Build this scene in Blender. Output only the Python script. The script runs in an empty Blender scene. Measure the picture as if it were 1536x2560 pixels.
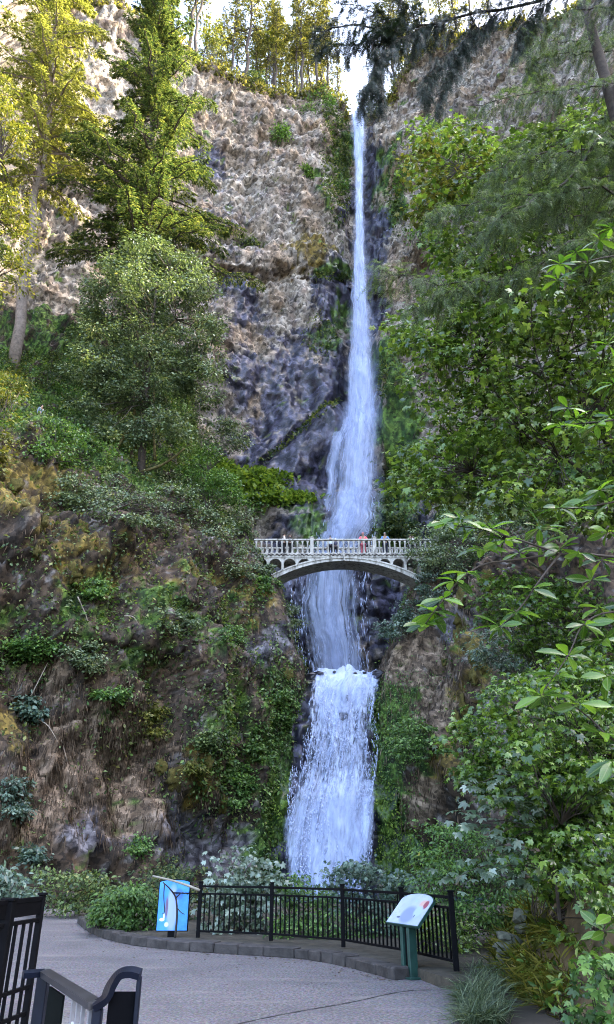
import bpy, math, random
import numpy as np
from mathutils import Vector, Matrix

random.seed(7)
RNG = np.random.default_rng(7)
SC = bpy.context.scene
COL = SC.collection

# ------------------------------------------------------------------ camera
CAM_H = 1.75
PITCH = math.radians(26.0)
FPX = 1780.0                      # focal length in photograph pixels (1536 x 2560)
cam_d = bpy.data.cameras.new('camera')
cam_d.sensor_fit = 'VERTICAL'
cam_d.sensor_height = 36.0
cam_d.lens = FPX / 2560.0 * 36.0
cam_d.clip_end = 6000.0
cam = bpy.data.objects.new('camera', cam_d)
cam.location = (0, 0, CAM_H)
cam.rotation_euler = (math.pi / 2 + PITCH, 0, 0)
COL.objects.link(cam)
SC.camera = cam

# ------------------------------------------------------------------ sky and sun
SUN_EL = math.radians(44.0)
SUN_AZ = math.radians(83.0)       # clockwise from +Y (view direction) towards +X
sun_vec = Vector((math.sin(SUN_AZ) * math.cos(SUN_EL), math.cos(SUN_AZ) * math.cos(SUN_EL), math.sin(SUN_EL)))
world = bpy.data.worlds.new('World')
SC.world = world
world.use_nodes = True
wn = world.node_tree.nodes
sky = wn.new('ShaderNodeTexSky')
sky.sky_type = 'NISHITA'
sky.sun_disc = False
sky.sun_elevation = SUN_EL
sky.sun_rotation = SUN_AZ
sky.air_density = 1.0
sky.dust_density = 4.0
sky.ozone_density = 0.6
world.node_tree.links.new(sky.outputs[0], wn['Background'].inputs[0])
wn['Background'].inputs[1].default_value = 0.15
sun_d = bpy.data.lights.new('sun', 'SUN')
sun_d.energy = 2.3
sun_d.angle = math.radians(0.5)
sun_d.color = (1.0, 0.91, 0.70)
sun_o = bpy.data.objects.new('sun', sun_d)
sun_o.rotation_euler = (-sun_vec).to_track_quat('-Z', 'Y').to_euler()
sun_o.location = (60, 20, 200)
COL.objects.link(sun_o)
SC.view_settings.view_transform = 'Standard'
SC.view_settings.look = 'None'
SC.view_settings.gamma = 1.0
SC.view_settings.use_curve_mapping = False
SC.view_settings.exposure = 3.55
try:
    SC.cycles.transparent_max_bounces = 24
    SC.cycles.max_bounces = 5
    SC.cycles.diffuse_bounces = 2
    SC.cycles.glossy_bounces = 2
    SC.cycles.transmission_bounces = 3
    SC.cycles.caustics_reflective = False
    SC.cycles.caustics_refractive = False
    SC.cycles.use_denoising = True
    SC.cycles.denoising_prefilter = 'NONE'
    SC.cycles.filter_width = 1.05
except Exception:
    pass

# ------------------------------------------------------------------ maths helpers
CP, SP = math.cos(PITCH), math.sin(PITCH)

def ray(x, y):
    xn = (x - 768.0) / FPX
    yn = (1280.0 - y) / FPX
    return np.array([xn, CP - SP * yn, SP + CP * yn])

def P(x, y, Y):
    d = ray(x, y)
    t = Y / d[1]
    return np.array([d[0] * t, Y, CAM_H + d[2] * t])

def G(x, y, z=0.0):
    d = ray(x, y)
    t = (z - CAM_H) / d[2]
    return np.array([d[0] * t, d[1] * t, z])

def PV(x, y, Y):                  # vectorised P
    x = np.asarray(x, float); y = np.asarray(y, float); Y = np.asarray(Y, float)
    xn = (x - 768.0) / FPX; yn = (1280.0 - y) / FPX
    dy = CP - SP * yn; dz = SP + CP * yn
    t = Y / dy
    return np.stack([xn * t, Y + 0 * t, CAM_H + dz * t], -1)

def proj(p):
    p = np.asarray(p, float)
    dx, dy, dz = p[..., 0], p[..., 1], p[..., 2] - CAM_H
    ax = dy * CP + dz * SP
    up = dz * CP - dy * SP
    return 768 + FPX * dx / ax, 1280 - FPX * up / ax

def sstep(a, b, x):
    t = np.clip((np.asarray(x, float) - a) / (b - a), 0, 1)
    return t * t * (3 - 2 * t)

def _hash(ix, iy, iz, seed):
    h = (ix.astype(np.int64) * 374761393 + iy.astype(np.int64) * 668265263 + iz.astype(np.int64) * 2147483647 + seed * 974634599) & 0xffffffff
    h = ((h ^ (h >> 13)) * 1274126177) & 0xffffffff
    h = ((h ^ (h >> 16)) * 2246822519) & 0xffffffff
    return ((h ^ (h >> 15)) & 0xffffff) / float(0xffffff)

def vnoise(p, seed=0):
    i = np.floor(p).astype(np.int64)
    f = p - i
    u = f * f * f * (f * (f * 6 - 15) + 10)
    out = 0
    for a in (0, 1):
        wx = u[:, 0] if a else 1 - u[:, 0]
        for b in (0, 1):
            wy = u[:, 1] if b else 1 - u[:, 1]
            for c in (0, 1):
                wz = u[:, 2] if c else 1 - u[:, 2]
                out = out + wx * wy * wz * _hash(i[:, 0] + a, i[:, 1] + b, i[:, 2] + c, seed)
    return out * 2 - 1

def fbm(p, octv=4, seed=0, gain=0.5):
    s, a = 0, 1.0
    q = np.array(p, float)
    for k in range(octv):
        s = s + a * vnoise(q, seed + k * 17)
        q = q * 2.03 + 5.7
        a *= gain
    return s

def worley(p, seed=0):
    i = np.floor(p).astype(np.int64)
    f1 = np.full(len(p), 9.0); f2 = np.full(len(p), 9.0); cid = np.zeros(len(p))
    for a in (-1, 0, 1):
        for b in (-1, 0, 1):
            for c in (-1, 0, 1):
                jx, jy, jz = i[:, 0] + a, i[:, 1] + b, i[:, 2] + c
                d = np.maximum(np.maximum(np.abs(jx + _hash(jx, jy, jz, seed) - p[:, 0]), np.abs(jy + _hash(jx, jy, jz, seed + 1) - p[:, 1]) * 0.8), np.abs(jz + _hash(jx, jy, jz, seed + 2) - p[:, 2])) + 0.12 * (np.abs(jx + 0.5 - p[:, 0]) + np.abs(jz + 0.5 - p[:, 2]))
                h = _hash(jx, jy, jz, seed + 3)
                closer = d < f1
                f2 = np.where(closer, f1, np.minimum(f2, d))
                cid = np.where(closer, h, cid)
                f1 = np.where(closer, d, f1)
    return f1, f2, cid

# ------------------------------------------------------------------ mesh helpers
def mesh_np(name, V, quads=None, tris=None, attrs=None, smooth=True):
    me = bpy.data.meshes.new(name)
    V = np.asarray(V, np.float32)
    nq = 0 if quads is None else len(quads)
    nt = 0 if tris is None else len(tris)
    me.vertices.add(len(V))
    me.vertices.foreach_set('co', V.ravel())
    idx = []
    if nq: idx.append(np.asarray(quads, np.int32).ravel())
    if nt: idx.append(np.asarray(tris, np.int32).ravel())
    idx = np.concatenate(idx)
    me.loops.add(len(idx))
    me.loops.foreach_set('vertex_index', idx)
    me.polygons.add(nq + nt)
    st = np.concatenate([np.arange(nq) * 4, nq * 4 + np.arange(nt) * 3]).astype(np.int32)
    me.polygons.foreach_set('loop_start', st)
    if smooth:
        me.polygons.foreach_set('use_smooth', np.ones(nq + nt, bool))
    me.update(calc_edges=True)
    for k, v in (attrs or {}).items():
        a = me.attributes.new(k, 'FLOAT', 'POINT')
        a.data.foreach_set('value', np.asarray(v, np.float32).ravel())
    return me

def link(name, data, mat=None, parent=None):
    o = bpy.data.objects.new(name, data)
    COL.objects.link(o)
    if mat is not None and data is not None and len(data.materials) == 0:
        data.materials.append(mat)
    if parent is not None:
        o.parent = parent
        o.matrix_parent_inverse = Matrix.Translation(-Vector(parent.location)) if parent.type == 'EMPTY' else Matrix()
    return o

def tag(o, label=None, cat=None, group=None, kind=None):
    if label: o['label'] = label
    if cat: o['category'] = cat
    if group: o['group'] = group
    if kind: o['kind'] = kind
    return o

def empty(name, loc, label, cat, group=None):
    o = bpy.data.objects.new(name, None)
    o.location = Vector([float(v) for v in loc])
    o.empty_display_size = 0.3
    COL.objects.link(o)
    return tag(o, label, cat, group)

def grid_quads(nr, nc):
    a = (np.arange(nr - 1)[:, None] * nc + np.arange(nc - 1)[None, :]).ravel()
    return np.stack([a, a + 1, a + nc + 1, a + nc], -1)

class MB:
    """collects boxes, tubes and raw faces, then builds one mesh object"""
    def __init__(s):
        s.V = []; s.F = []; s.n = 0
    def add(s, V, F):
        V = np.asarray(V, float)
        s.V.append(V)
        s.F += [tuple(int(i) + s.n for i in f) for f in F]
        s.n += len(V)
        return s
    def box(s, c, half, M=None, bev=0.0):
        c = np.asarray(c, float); h = np.asarray(half, float)
        if bev > 0:
            b = min(bev, h.min() * 0.9)
            pts = []
            for sx in (-1, 1):
                for sy in (-1, 1):
                    for sz in (-1, 1):
                        pts.append((sx * (h[0] - b), sy * (h[1] - b), sz * h[2]))
                        pts.append((sx * (h[0] - b), sy * h[1], sz * (h[2] - b)))
                        pts.append((sx * h[0], sy * (h[1] - b), sz * (h[2] - b)))
            import bmesh
            bm = bmesh.new()
            for q in pts: bm.verts.new(q)
            bmesh.ops.convex_hull(bm, input=bm.verts[:])
            bm.verts.index_update()
            V = np.array([v.co[:] for v in bm.verts]); F = [[v.index for v in f.verts] for f in bm.faces]
            bm.free()
        else:
            V = np.array([(x, y, z) for x in (-1, 1) for y in (-1, 1) for z in (-1, 1)]) * h
            F = [(0, 1, 3, 2), (4, 6, 7, 5), (0, 4, 5, 1), (2, 3, 7, 6), (0, 2, 6, 4), (1, 5, 7, 3)]
        if M is not None: V = V @ np.asarray(M, float).T
        return s.add(V + c, F)
    def tube(s, pts, rad, n=6, cap=True):
        V, F = tube_geo(pts, rad, n, cap)
        return s.add(V, F)
    def prism(s, prof, c, ax, ay, az, depth):
        """profile polygon in plane (ax, az), extruded along ay by depth (centred)"""
        prof = np.asarray(prof, float); n = len(prof)
        ax, ay, az = [np.asarray(v, float) for v in (ax, ay, az)]
        base = np.asarray(c, float) + prof[:, :1] * ax + prof[:, 1:2] * az
        V = np.concatenate([base - ay * depth / 2, base + ay * depth / 2])
        F = [tuple(range(n)), tuple(range(2 * n - 1, n - 1, -1))]
        for i in range(n):
            j = (i + 1) % n
            F.append((i, i + n, j + n, j))
        return s.add(V, F)
    def build(s, name, mat, parent=None, smooth=False):
        me = bpy.data.meshes.new(name)
        me.from_pydata(np.concatenate(s.V).tolist(), [], s.F)
        if smooth: me.polygons.foreach_set('use_smooth', np.ones(len(me.polygons), bool))
        me.update()
        import bmesh
        bm = bmesh.new(); bm.from_mesh(me); bmesh.ops.recalc_face_normals(bm, faces=bm.faces[:]); bm.to_mesh(me); bm.free()
        return link(name, me, mat, parent)

def tube_geo(pts, rad, n=6, cap=True):
    pts = np.asarray(pts, float); m = len(pts)
    rad = np.full(m, rad) if np.isscalar(rad) else np.asarray(rad, float)
    T = np.gradient(pts, axis=0)
    T /= np.linalg.norm(T, axis=1, keepdims=True) + 1e-9
    up = np.array([0, 0, 1.0]) if abs(T[0, 2]) < 0.9 else np.array([1.0, 0, 0])
    V = np.zeros((m, n, 3))
    a = np.arange(n) * 2 * math.pi / n
    for i in range(m):
        s_ = np.cross(T[i], up); s_ /= np.linalg.norm(s_) + 1e-9
        u_ = np.cross(s_, T[i]); up = u_
        V[i] = pts[i] + rad[i] * (np.cos(a)[:, None] * s_ + np.sin(a)[:, None] * u_)
    F = []
    for i in range(m - 1):
        for j in range(n):
            k = (j + 1) % n
            F.append((i * n + j, i * n + k, (i + 1) * n + k, (i + 1) * n + j))
    if cap:
        F.append(tuple(range(n - 1, -1, -1)))
        F.append(tuple((m - 1) * n + j for j in range(n)))
    return V.reshape(-1, 3), F

def smooth_path(pts, n):
    """Catmull-Rom through the control points"""
    p = np.asarray(pts, float)
    q = np.vstack([2 * p[0] - p[1], p, 2 * p[-1] - p[-2]])
    out = []
    seg = len(p) - 1
    for u in np.linspace(0, seg, n):
        i = min(int(u), seg - 1); t = u - i
        a, b, c, d = q[i], q[i + 1], q[i + 2], q[i + 3]
        out.append(0.5 * (2 * b + (c - a) * t + (2 * a - 5 * b + 4 * c - d) * t * t + (3 * b - a - 3 * c + d) * t ** 3))
    return np.array(out)

# ------------------------------------------------------------------ materials
def new_mat(name):
    m = bpy.data.materials.new(name)
    m.use_nodes = True
    nt = m.node_tree
    return m, nt, nt.nodes['Principled BSDF'], nt.nodes['Material Output']

def nd(nt, typ, **kw):
    n = nt.nodes.new(typ)
    for k, v in kw.items():
        if k.startswith('i_'):
            n.inputs[k[2:].replace('_', ' ')].default_value = v
        else:
            setattr(n, k, v)
    return n

def mixc(nt, fac, a, b, blend='MIX'):
    n = nt.nodes.new('ShaderNodeMix'); n.data_type = 'RGBA'; n.blend_type = blend
    for sock, v in ((n.inputs[0], fac), (n.inputs[6], a), (n.inputs[7], b)):
        if hasattr(v, 'is_linked'): nt.links.new(v, sock)
        elif isinstance(v, (int, float)): sock.default_value = v
        else: sock.default_value = (v[0], v[1], v[2], 1)
    return n.outputs[2]

def mathn(nt, op, a, b=None, c=None, clamp=False):
    n = nt.nodes.new('ShaderNodeMath'); n.operation = op; n.use_clamp = clamp
    for s, v in zip(n.inputs, (a, b, c)):
        if v is None: continue
        if hasattr(v, 'is_linked'): nt.links.new(v, s)
        else: s.default_value = v
    return n.outputs[0]

def maprange(nt, v, a, b, c=0.0, d=1.0):
    n = nt.nodes.new('ShaderNodeMapRange')
    nt.links.new(v, n.inputs[0])
    for i, x in zip((1, 2, 3, 4), (a, b, c, d)): n.inputs[i].default_value = x
    return n.outputs[0]

def attr(nt, name):
    n = nt.nodes.new('ShaderNodeAttribute'); n.attribute_name = name
    return n.outputs['Fac']

def coords(nt, scale=(1, 1, 1), kind='Object'):
    tc = nt.nodes.new('ShaderNodeTexCoord')
    mp = nt.nodes.new('ShaderNodeMapping')
    mp.inputs['Scale'].default_value = scale
    nt.links.new(tc.outputs[kind], mp.inputs[0])
    return mp.outputs[0]

def noise(nt, vec, scale, detail=4, rough=0.6, dist=0.0):
    n = nt.nodes.new('ShaderNodeTexNoise')
    n.inputs['Scale'].default_value = scale; n.inputs['Detail'].default_value = detail
    n.inputs['Roughness'].default_value = rough; n.inputs['Distortion'].default_value = dist
    nt.links.new(vec, n.inputs['Vector'])
    return n.outputs[0]

def voro(nt, vec, scale, feature='F1', out=0):
    n = nt.nodes.new('ShaderNodeTexVoronoi'); n.feature = feature
    n.inputs['Scale'].default_value = scale
    nt.links.new(vec, n.inputs['Vector'])
    return n.outputs[out]

def bump(nt, h, strength, dist, bsdf):
    b = nt.nodes.new('ShaderNodeBump')
    b.inputs['Strength'].default_value = strength; b.inputs['Distance'].default_value = dist
    nt.links.new(h, b.inputs['Height'])
    nt.links.new(b.outputs[0], bsdf.inputs['Normal'])

def plain(name, col, rough=0.6, metal=0.0, var=0.25, scale=6.0, bmp=0.0, spec=0.5):
    m, nt, b, o = new_mat(name)
    v = coords(nt)
    n1 = noise(nt, v, scale, 5)
    dark = tuple(c * (1 - var) for c in col); lite = tuple(min(1, c * (1 + var)) for c in col)
    nt.links.new(mixc(nt, maprange(nt, n1, 0.3, 0.7), dark, lite), b.inputs['Base Color'])
    b.inputs['Roughness'].default_value = rough
    b.inputs['Metallic'].default_value = metal
    b.inputs['Specular IOR Level'].default_value = spec
    if bmp: bump(nt, noise(nt, v, scale * 6, 4), bmp, 0.01, b)
    return m

def leaf_mat(name, cols, rough=0.42, trans=0.35, spec=0.5, tint=(1.25, 1.2, 0.55), vein=False):
    """cols: list of (pos, rgb) picked at random per leaf"""
    m, nt, b, o = new_mat(name)
    geo = nt.nodes.new('ShaderNodeNewGeometry')
    oi = nt.nodes.new('ShaderNodeObjectInfo')
    r = mathn(nt, 'FRACT', mathn(nt, 'ADD', geo.outputs['Random Per Island'], oi.outputs['Random']))
    vec = coords(nt)
    big = noise(nt, vec, 0.35, 2)
    r2 = mathn(nt, 'ADD', mathn(nt, 'MULTIPLY', r, 0.75), maprange(nt, big, 0.3, 0.7, 0.0, 0.25))
    ramp = nt.nodes.new('ShaderNodeValToRGB')
    els = ramp.color_ramp.elements
    while len(els) < len(cols): els.new(0.5)
    nc_ = len(cols)
    cols = [(q[0], tuple(v * (0.5 if i == 0 else 0.85 if i == 1 and nc_ > 2 else 1.2 if i >= nc_ - 2 and nc_ > 2 and i > 1 else 1.1) for v in q[1])) for i, q in enumerate(cols)]  # ramp ends pushed apart, so leaf colour carries extra shading contrast
    for e, (pos, c) in zip(els, cols):
        e.position = pos; e.color = (c[0], c[1], c[2], 1)
    nt.links.new(r2, ramp.inputs[0])
    nt.links.new(ramp.outputs[0], b.inputs['Base Color'])
    b.inputs['Roughness'].default_value = rough
    b.inputs['Specular IOR Level'].default_value = spec
    if vein:
        sx_ = nt.nodes.new('ShaderNodeSeparateXYZ'); nt.links.new(vec, sx_.inputs[0])
        ax_ = mathn(nt, 'ABSOLUTE', sx_.outputs[0])
        rib = mathn(nt, 'ADD', maprange(nt, ax_, 0.004, 0.022, 0.7, 0.0), mathn(nt, 'MULTIPLY', maprange(nt, mathn(nt, 'SINE', mathn(nt, 'MULTIPLY', mathn(nt, 'SUBTRACT', sx_.outputs[1], mathn(nt, 'MULTIPLY', ax_, 1.2)), 60.0)), 0.75, 1.0), 0.28))
        blot = noise(nt, vec, 3.5, 3)
        cc = mixc(nt, maprange(nt, blot, 0.58, 0.72, 0, 0.6), ramp.outputs[0], (0.16, 0.14, 0.03))
        nt.links.new(mixc(nt, rib, cc, (0.30, 0.36, 0.12)), b.inputs['Base Color'])
    tr = nt.nodes.new('ShaderNodeBsdfTranslucent')
    tc = mixc(nt, 1.0, ramp.outputs[0], tint, 'MULTIPLY')
    nt.links.new(tc, tr.inputs[0])
    mx = nt.nodes.new('ShaderNodeMixShader'); mx.inputs[0].default_value = trans
    nt.links.new(b.outputs[0], mx.inputs[1]); nt.links.new(tr.outputs[0], mx.inputs[2])
    nt.links.new(mx.outputs[0], o.inputs[0])
    return m
# ------------------------------------------------------------------ rock materials
def rock_mat(name, far=False):
    m, nt, b, o = new_mat(name)
    ca = nt.nodes.new('ShaderNodeAttribute'); ca.attribute_name = 'tone'
    v = coords(nt, (1, 1, 1.0))
    vo = nt.nodes.new('ShaderNodeTexVoronoi'); vo.distance = 'CHEBYCHEV'; vo.inputs['Scale'].default_value = 2.2 if far else 5.0
    nt.links.new(v, vo.inputs['Vector'])
    sp_ = nt.nodes.new('ShaderNodeSeparateColor'); nt.links.new(vo.outputs['Color'], sp_.inputs[0])
    n0 = noise(nt, v, 7.0 if far else 16.0, 3, 0.8)
    n = mathn(nt, 'ADD', mathn(nt, 'MULTIPLY', sp_.outputs[0], 0.7), maprange(nt, n0, 0.3, 0.7, 0.0, 0.3))
    c = mixc(nt, 1.0, ca.outputs['Color'], mixc(nt, maprange(nt, n, 0.15, 0.95), (0.32, 0.31, 0.30), (1.62, 1.60, 1.57)), 'MULTIPLY')
    nt.links.new(c, b.inputs['Base Color'])
    nt.links.new(maprange(nt, attr(nt, 'wet'), 0.3, 0.8, 0.9, 0.4), b.inputs['Roughness'])
    b.inputs['Specular IOR Level'].default_value = 0.35
    bump(nt, sp_.outputs[0], 0.55, 0.28 if far else 0.12, b)
    return m

M_CLIFF = rock_mat('far_cliff_rock', True)
M_BLUFF = rock_mat('near_bluff_rock', False)

def mixv(a, b, f):
    return a * (1 - f[:, None]) + np.asarray(b, float) * f[:, None]

def rock_tone(p, at, far, seed):
    """base colours of the rock: mineral mottling stone by stone, lichen, wet basalt, dry thatch, moss"""
    s = 1.0 if far else 1.9
    n1 = fbm(p * 0.09 * s, 4, seed + 1) ; n2 = fbm(p * 0.5 * s, 4, seed + 2, 0.6); n3 = fbm(p * np.array([1.5, 1.5, 0.8]) * s, 3, seed + 3, 0.65)
    n4 = fbm(p * 0.2 * s + 9, 3, seed + 4); n5 = fbm(p * np.array([0.9, 0.9, 0.25]) * s, 3, seed + 5)
    _, _, cid = worley(p * np.array([0.8, 0.8, 0.65]) * s, seed + 6)
    one = np.ones((len(p), 1))
    if far:
        c = mixv(one * np.array([0.175, 0.145, 0.116]), (0.265, 0.235, 0.20), sstep(-0.4, 0.4, n1))
        c = mixv(c, (0.145, 0.13, 0.132), sstep(0.0, 0.7, n2) * 0.6)
        c = mixv(c, (0.36, 0.335, 0.29), sstep(0.3, 0.9, n3) * 0.4)
        c = mixv(c, (0.235, 0.165, 0.105), sstep(0.2, 0.7, n4) * 0.6)
        c = mixv(c, (0.12, 0.085, 0.07), sstep(0.25, 0.8, n5) * 0.7)
    else:
        c = mixv(one * np.array([0.052, 0.035, 0.022]), (0.105, 0.075, 0.055), sstep(-0.4, 0.4, n1))
        c = mixv(c, (0.19, 0.125, 0.08), sstep(0.05, 0.7, n2) * 0.8)
        c = mixv(c, (0.26, 0.25, 0.25), sstep(0.55, 0.9, n3) * 0.7)
        c = mixv(c, (0.03, 0.024, 0.02), sstep(0.1, 0.6, n5) * 0.8)
    c = c * (0.6 + 0.8 * cid)[:, None] * (1.0 if far else 0.72)
    def lay(key, amp, lo, hi, c0, c1):
        nonlocal c
        f = sstep(lo, hi, at[key] + amp * 0.42 * n2)
        c = c * (1 - f[:, None]) + mixv(one * np.array(c0), c1, sstep(-0.5, 0.6, n3)) * f[:, None]
    lay('grey', 0.9, 0.35, 0.65, (0.035, 0.032, 0.042), (0.20, 0.19, 0.21))
    lay('wet', 1.0, 0.35, 0.60, (0.012, 0.012, 0.024), (0.075, 0.073, 0.115))
    lay('dry', 1.0, 0.35, 0.65, (0.08, 0.055, 0.036), (0.24, 0.18, 0.13))
    lay('ochre', 1.3, 0.45, 0.7, (0.06, 0.045, 0.012), (0.17, 0.125, 0.03))
    lay('moss', 1.1, 0.38, 0.62, (0.015, 0.04, 0.008), (0.085, 0.15, 0.026))
    return c

def set_tone(o, c):
    a = o.data.attributes.new('tone', 'FLOAT_COLOR', 'POINT')
    a.data.foreach_set('color', np.concatenate([c, np.ones((len(c), 1))], 1).astype(np.float32).ravel())

def grid_normals(Vg):
    du = np.gradient(Vg, axis=1); dv = np.gradient(Vg, axis=0)
    n = np.cross(du, dv)
    n /= np.linalg.norm(n, axis=2, keepdims=True) + 1e-9
    return n

def ell(px, py, cx, cy, rx, ry):
    """soft 1 inside an ellipse"""
    return np.clip(1.6 - 1.2 * np.sqrt(((px - cx) / rx) ** 2 + ((py - cy) / ry) ** 2), 0, 1)

# ------------------------------------------------------------------ ground
M_SOIL = plain('dark_soil', (0.045, 0.036, 0.026), 0.95, var=0.5, scale=1.3, bmp=0.5)
gv = np.array([(-3000, -3000, -0.012), (3000, -3000, -0.012), (3000, 3000, -0.012), (-3000, 3000, -0.012)])
tag(link('ground', mesh_np('ground', gv, quads=[(0, 1, 2, 3)]), M_SOIL), kind='structure')

m, nt, b, o = new_mat('plaza_asphalt')
v = coords(nt)
n1 = noise(nt, v, 0.5, 5, 0.6); n2 = noise(nt, v, 24.0, 3, 0.7)
st = voro(nt, v, 42.0, 'F1', 1)
c = mixc(nt, maprange(nt, n1, 0.35, 0.68), (0.085, 0.072, 0.072), (0.135, 0.117, 0.115))
c = mixc(nt, 0.36, c, mixc(nt, maprange(nt, n2, 0.42, 0.62), (0.04, 0.037, 0.042), (0.34, 0.32, 0.33)))
c = mixc(nt, 0.25, c, st, 'OVERLAY')
damp = noise(nt, coords(nt, (1, 1, 1)), 0.35, 5, 0.7)
c = mixc(nt, maprange(nt, damp, 0.50, 0.66, 0, 0.55), c, (0.075, 0.070, 0.072))
wear = noise(nt, coords(nt, (0.5, 2.0, 1)), 0.9, 4, 0.65)
c = mixc(nt, maprange(nt, wear, 0.56, 0.72, 0, 0.45), c, (0.26, 0.225, 0.20))
nt.links.new(c, b.inputs['Base Color'])
b.inputs['Roughness'].default_value = 0.85
bump(nt, noise(nt, v, 60, 3), 0.5, 0.01, b)
M_ASPH = m

KERB_PX = [(196, 2308), (232, 2334), (300, 2356), (372, 2368), (450, 2376), (560, 2384), (660, 2390), (760, 2398), (850, 2413), (930, 2433), (988, 2450)]
KERB = smooth_path([G(x, y) for x, y in KERB_PX], 90)
edge_r = [np.array([1.55, 13.9, 0]), np.array([1.70, 14.3, 0]), np.array([2.02, 12.9, 0]), np.array([2.25, 12.45, 0]), G(1180, 2500), G(1225, 2560)]
pl = [k[:2] for k in KERB] + [e[:2] for e in edge_r] + [(4.2, 4.0), (5.0, -8), (-14, -8), (-16, 20), (-17, 36), (-9.2, 33)]
import bmesh
bm = bmesh.new()
bm.faces.new([bm.verts.new((p[0], p[1], -0.004)) for p in pl])
bmesh.ops.triangulate(bm, faces=bm.faces[:])
me = bpy.data.meshes.new('plaza_pavement'); bm.to_mesh(me); bm.free()
tag(link('plaza_pavement', me, M_ASPH), kind='structure')
# expansion joint in the paving
jp = smooth_path([G(540, 2572), G(700, 2537), G(880, 2505), G(1010, 2478), G(1120, 2474)], 30)
jv = []
for i, p in enumerate(jp):
    t = jp[min(i + 1, 29)] - jp[max(i - 1, 0)]
    s_ = np.array([-t[1], t[0], 0]); s_ /= np.linalg.norm(s_)
    w = 0.012 + 0.008 * math.sin(i * 2.3)
    jv += [p + s_ * w, p - s_ * w]
jv = np.array(jv); jv[:, 2] = 0.0006
M_JOINT = plain('paving_joint_tar', (0.02, 0.018, 0.018), 0.8)
tag(link('pavement_joint', mesh_np('pavement_joint', jv, quads=[(2 * i, 2 * i + 1, 2 * i + 3, 2 * i + 2) for i in range(29)]), M_JOINT), kind='structure')

# ------------------------------------------------------------------ far cliff: a curved basalt amphitheatre
RIM_PX = [(-60, 10, 69), (60, 0, 74), (180, -12, 78), (300, -5, 82), (380, 40, 84.5), (440, 80, 86.5), (490, 160, 89), (560, 203, 92), (640, 222, 94), (740, 222, 96),
          (810, 224, 97), (852, 255, 97.5), (878, 284, 98), (912, 284, 98), (945, 262, 97.5), (985, 215, 96.5), (1030, 150, 95), (1090, 112, 92.5), (1180, 90, 89), (1290, 60, 84), (1400, 40, 79)]
rim = [P(*q) for q in RIM_PX]
rim = [np.array([-92, 5, 95.]), np.array([-84, 30, 112.]), np.array([-72, 54, 124.])] + rim + [np.array([57, 65, 136.]), np.array([60.5, 56, 114.]), np.array([64, 45, 130.]), np.array([69, 20, 118.]), np.array([74, -25, 100.])]  # unseen right arm: heights and notch shaped to block and admit the sun
rim = smooth_path(rim, 1400)
arc = np.concatenate([[0], np.cumsum(np.linalg.norm(np.diff(rim[:, :2], axis=0), axis=1))])
keep, last = [0], 0.0
for i in range(1, len(rim)):
    rx = rim[i][0]
    stp = 0.30 if (-46 < rx < 50 and rim[i][1] > 60) else 1.6
    if arc[i] - last >= stp:
        keep.append(i); last = arc[i]
rim = rim[keep]
nc = len(rim)
tng = np.gradient(rim[:, :2], axis=0); tng /= np.linalg.norm(tng, axis=1, keepdims=True)
outn = np.stack([-tng[:, 1], tng[:, 0]], -1)           # away from the basin
NR = 400
us = np.linspace(0, 1, NR)
Z0 = 6.0
zz = Z0 + (rim[:, 2] - Z0)[None, :] * us[:, None]
# how far the face stands out from the rim line, by height fraction
off = np.interp(us, [0, 0.12, 0.27, 0.30, 0.36, 0.5, 0.60, 0.63, 0.75, 0.9, 1.0], [13.5, 13.2, 12.0, 8.6, 7.2, 4.2, 2.6, 4.4, 2.2, 0.7, 0.0])
offm = np.repeat(off[:, None], nc, 1)
Xg = rim[:, 0][None, :] - outn[:, 0][None, :] * offm
Yg = rim[:, 1][None, :] - outn[:, 1][None, :] * offm
Vg = np.stack([Xg, Yg, zz], -1)
px, py = proj(Vg.reshape(-1, 3)); px = px.reshape(NR, nc); py = py.reshape(NR, nc)
inb = (Yg > 40)
# sloping buttresses either side of the plunge: dark one on the left, mossy one on the right
def ridge(ax, ay, bx, by, w, h):
    dx, dy = bx - ax, by - ay
    t = np.clip(((px - ax) * dx + (py - ay) * dy) / (dx * dx + dy * dy), 0, 1)
    d = np.hypot(px - ax - t * dx, py - ay - t * dy)
    return h * np.exp(-(d / w) ** 2)
but = ridge(680, 1190, 800, 1090, 66, 3.4) + ridge(800, 1130, 850, 1060, 50, 1.6) + ridge(1000, 1010, 965, 1140, 52, 5.2) + ridge(945, 880, 975, 930, 36, 3.0)
groove = ridge(620, 1200, 860, 975, 12, 1.4) + ridge(905, 1045, 960, 980, 10, 1.0)
chute = np.exp(-((px - 895) / 55.0) ** 2) * sstep(1150, 900, py) * sstep(270, 420, py) * 3.5
cave = ridge(700, 1238, 770, 1252, 10, 2.5) + ridge(945, 1215, 1010, 1190, 11, 3.0)
alc = ridge(560, 605, 650, 612, 16, 2.0) + ridge(600, 480, 680, 490, 9, 1.0) + ridge(690, 690, 850, 690, 14, 1.3)
disp0 = np.where(inb, but - groove - chute - cave - alc, 0)
Nn = grid_normals(Vg)
if Nn[NR // 2, nc // 2, 1] > 0: Nn = -Nn
Vg = Vg + Nn * disp0[..., None]
pts = Vg.reshape(-1, 3)
f1, f2, cid = worley(pts * np.array([0.42, 0.42, 0.34]), 5)
g1, g2, cid2 = worley(pts * np.array([1.5, 1.5, 1.15]) + 7.3, 9)
h1, h2, cid3 = worley(pts * np.array([0.55, 0.55, 0.11]) + 2.2, 15)
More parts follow.
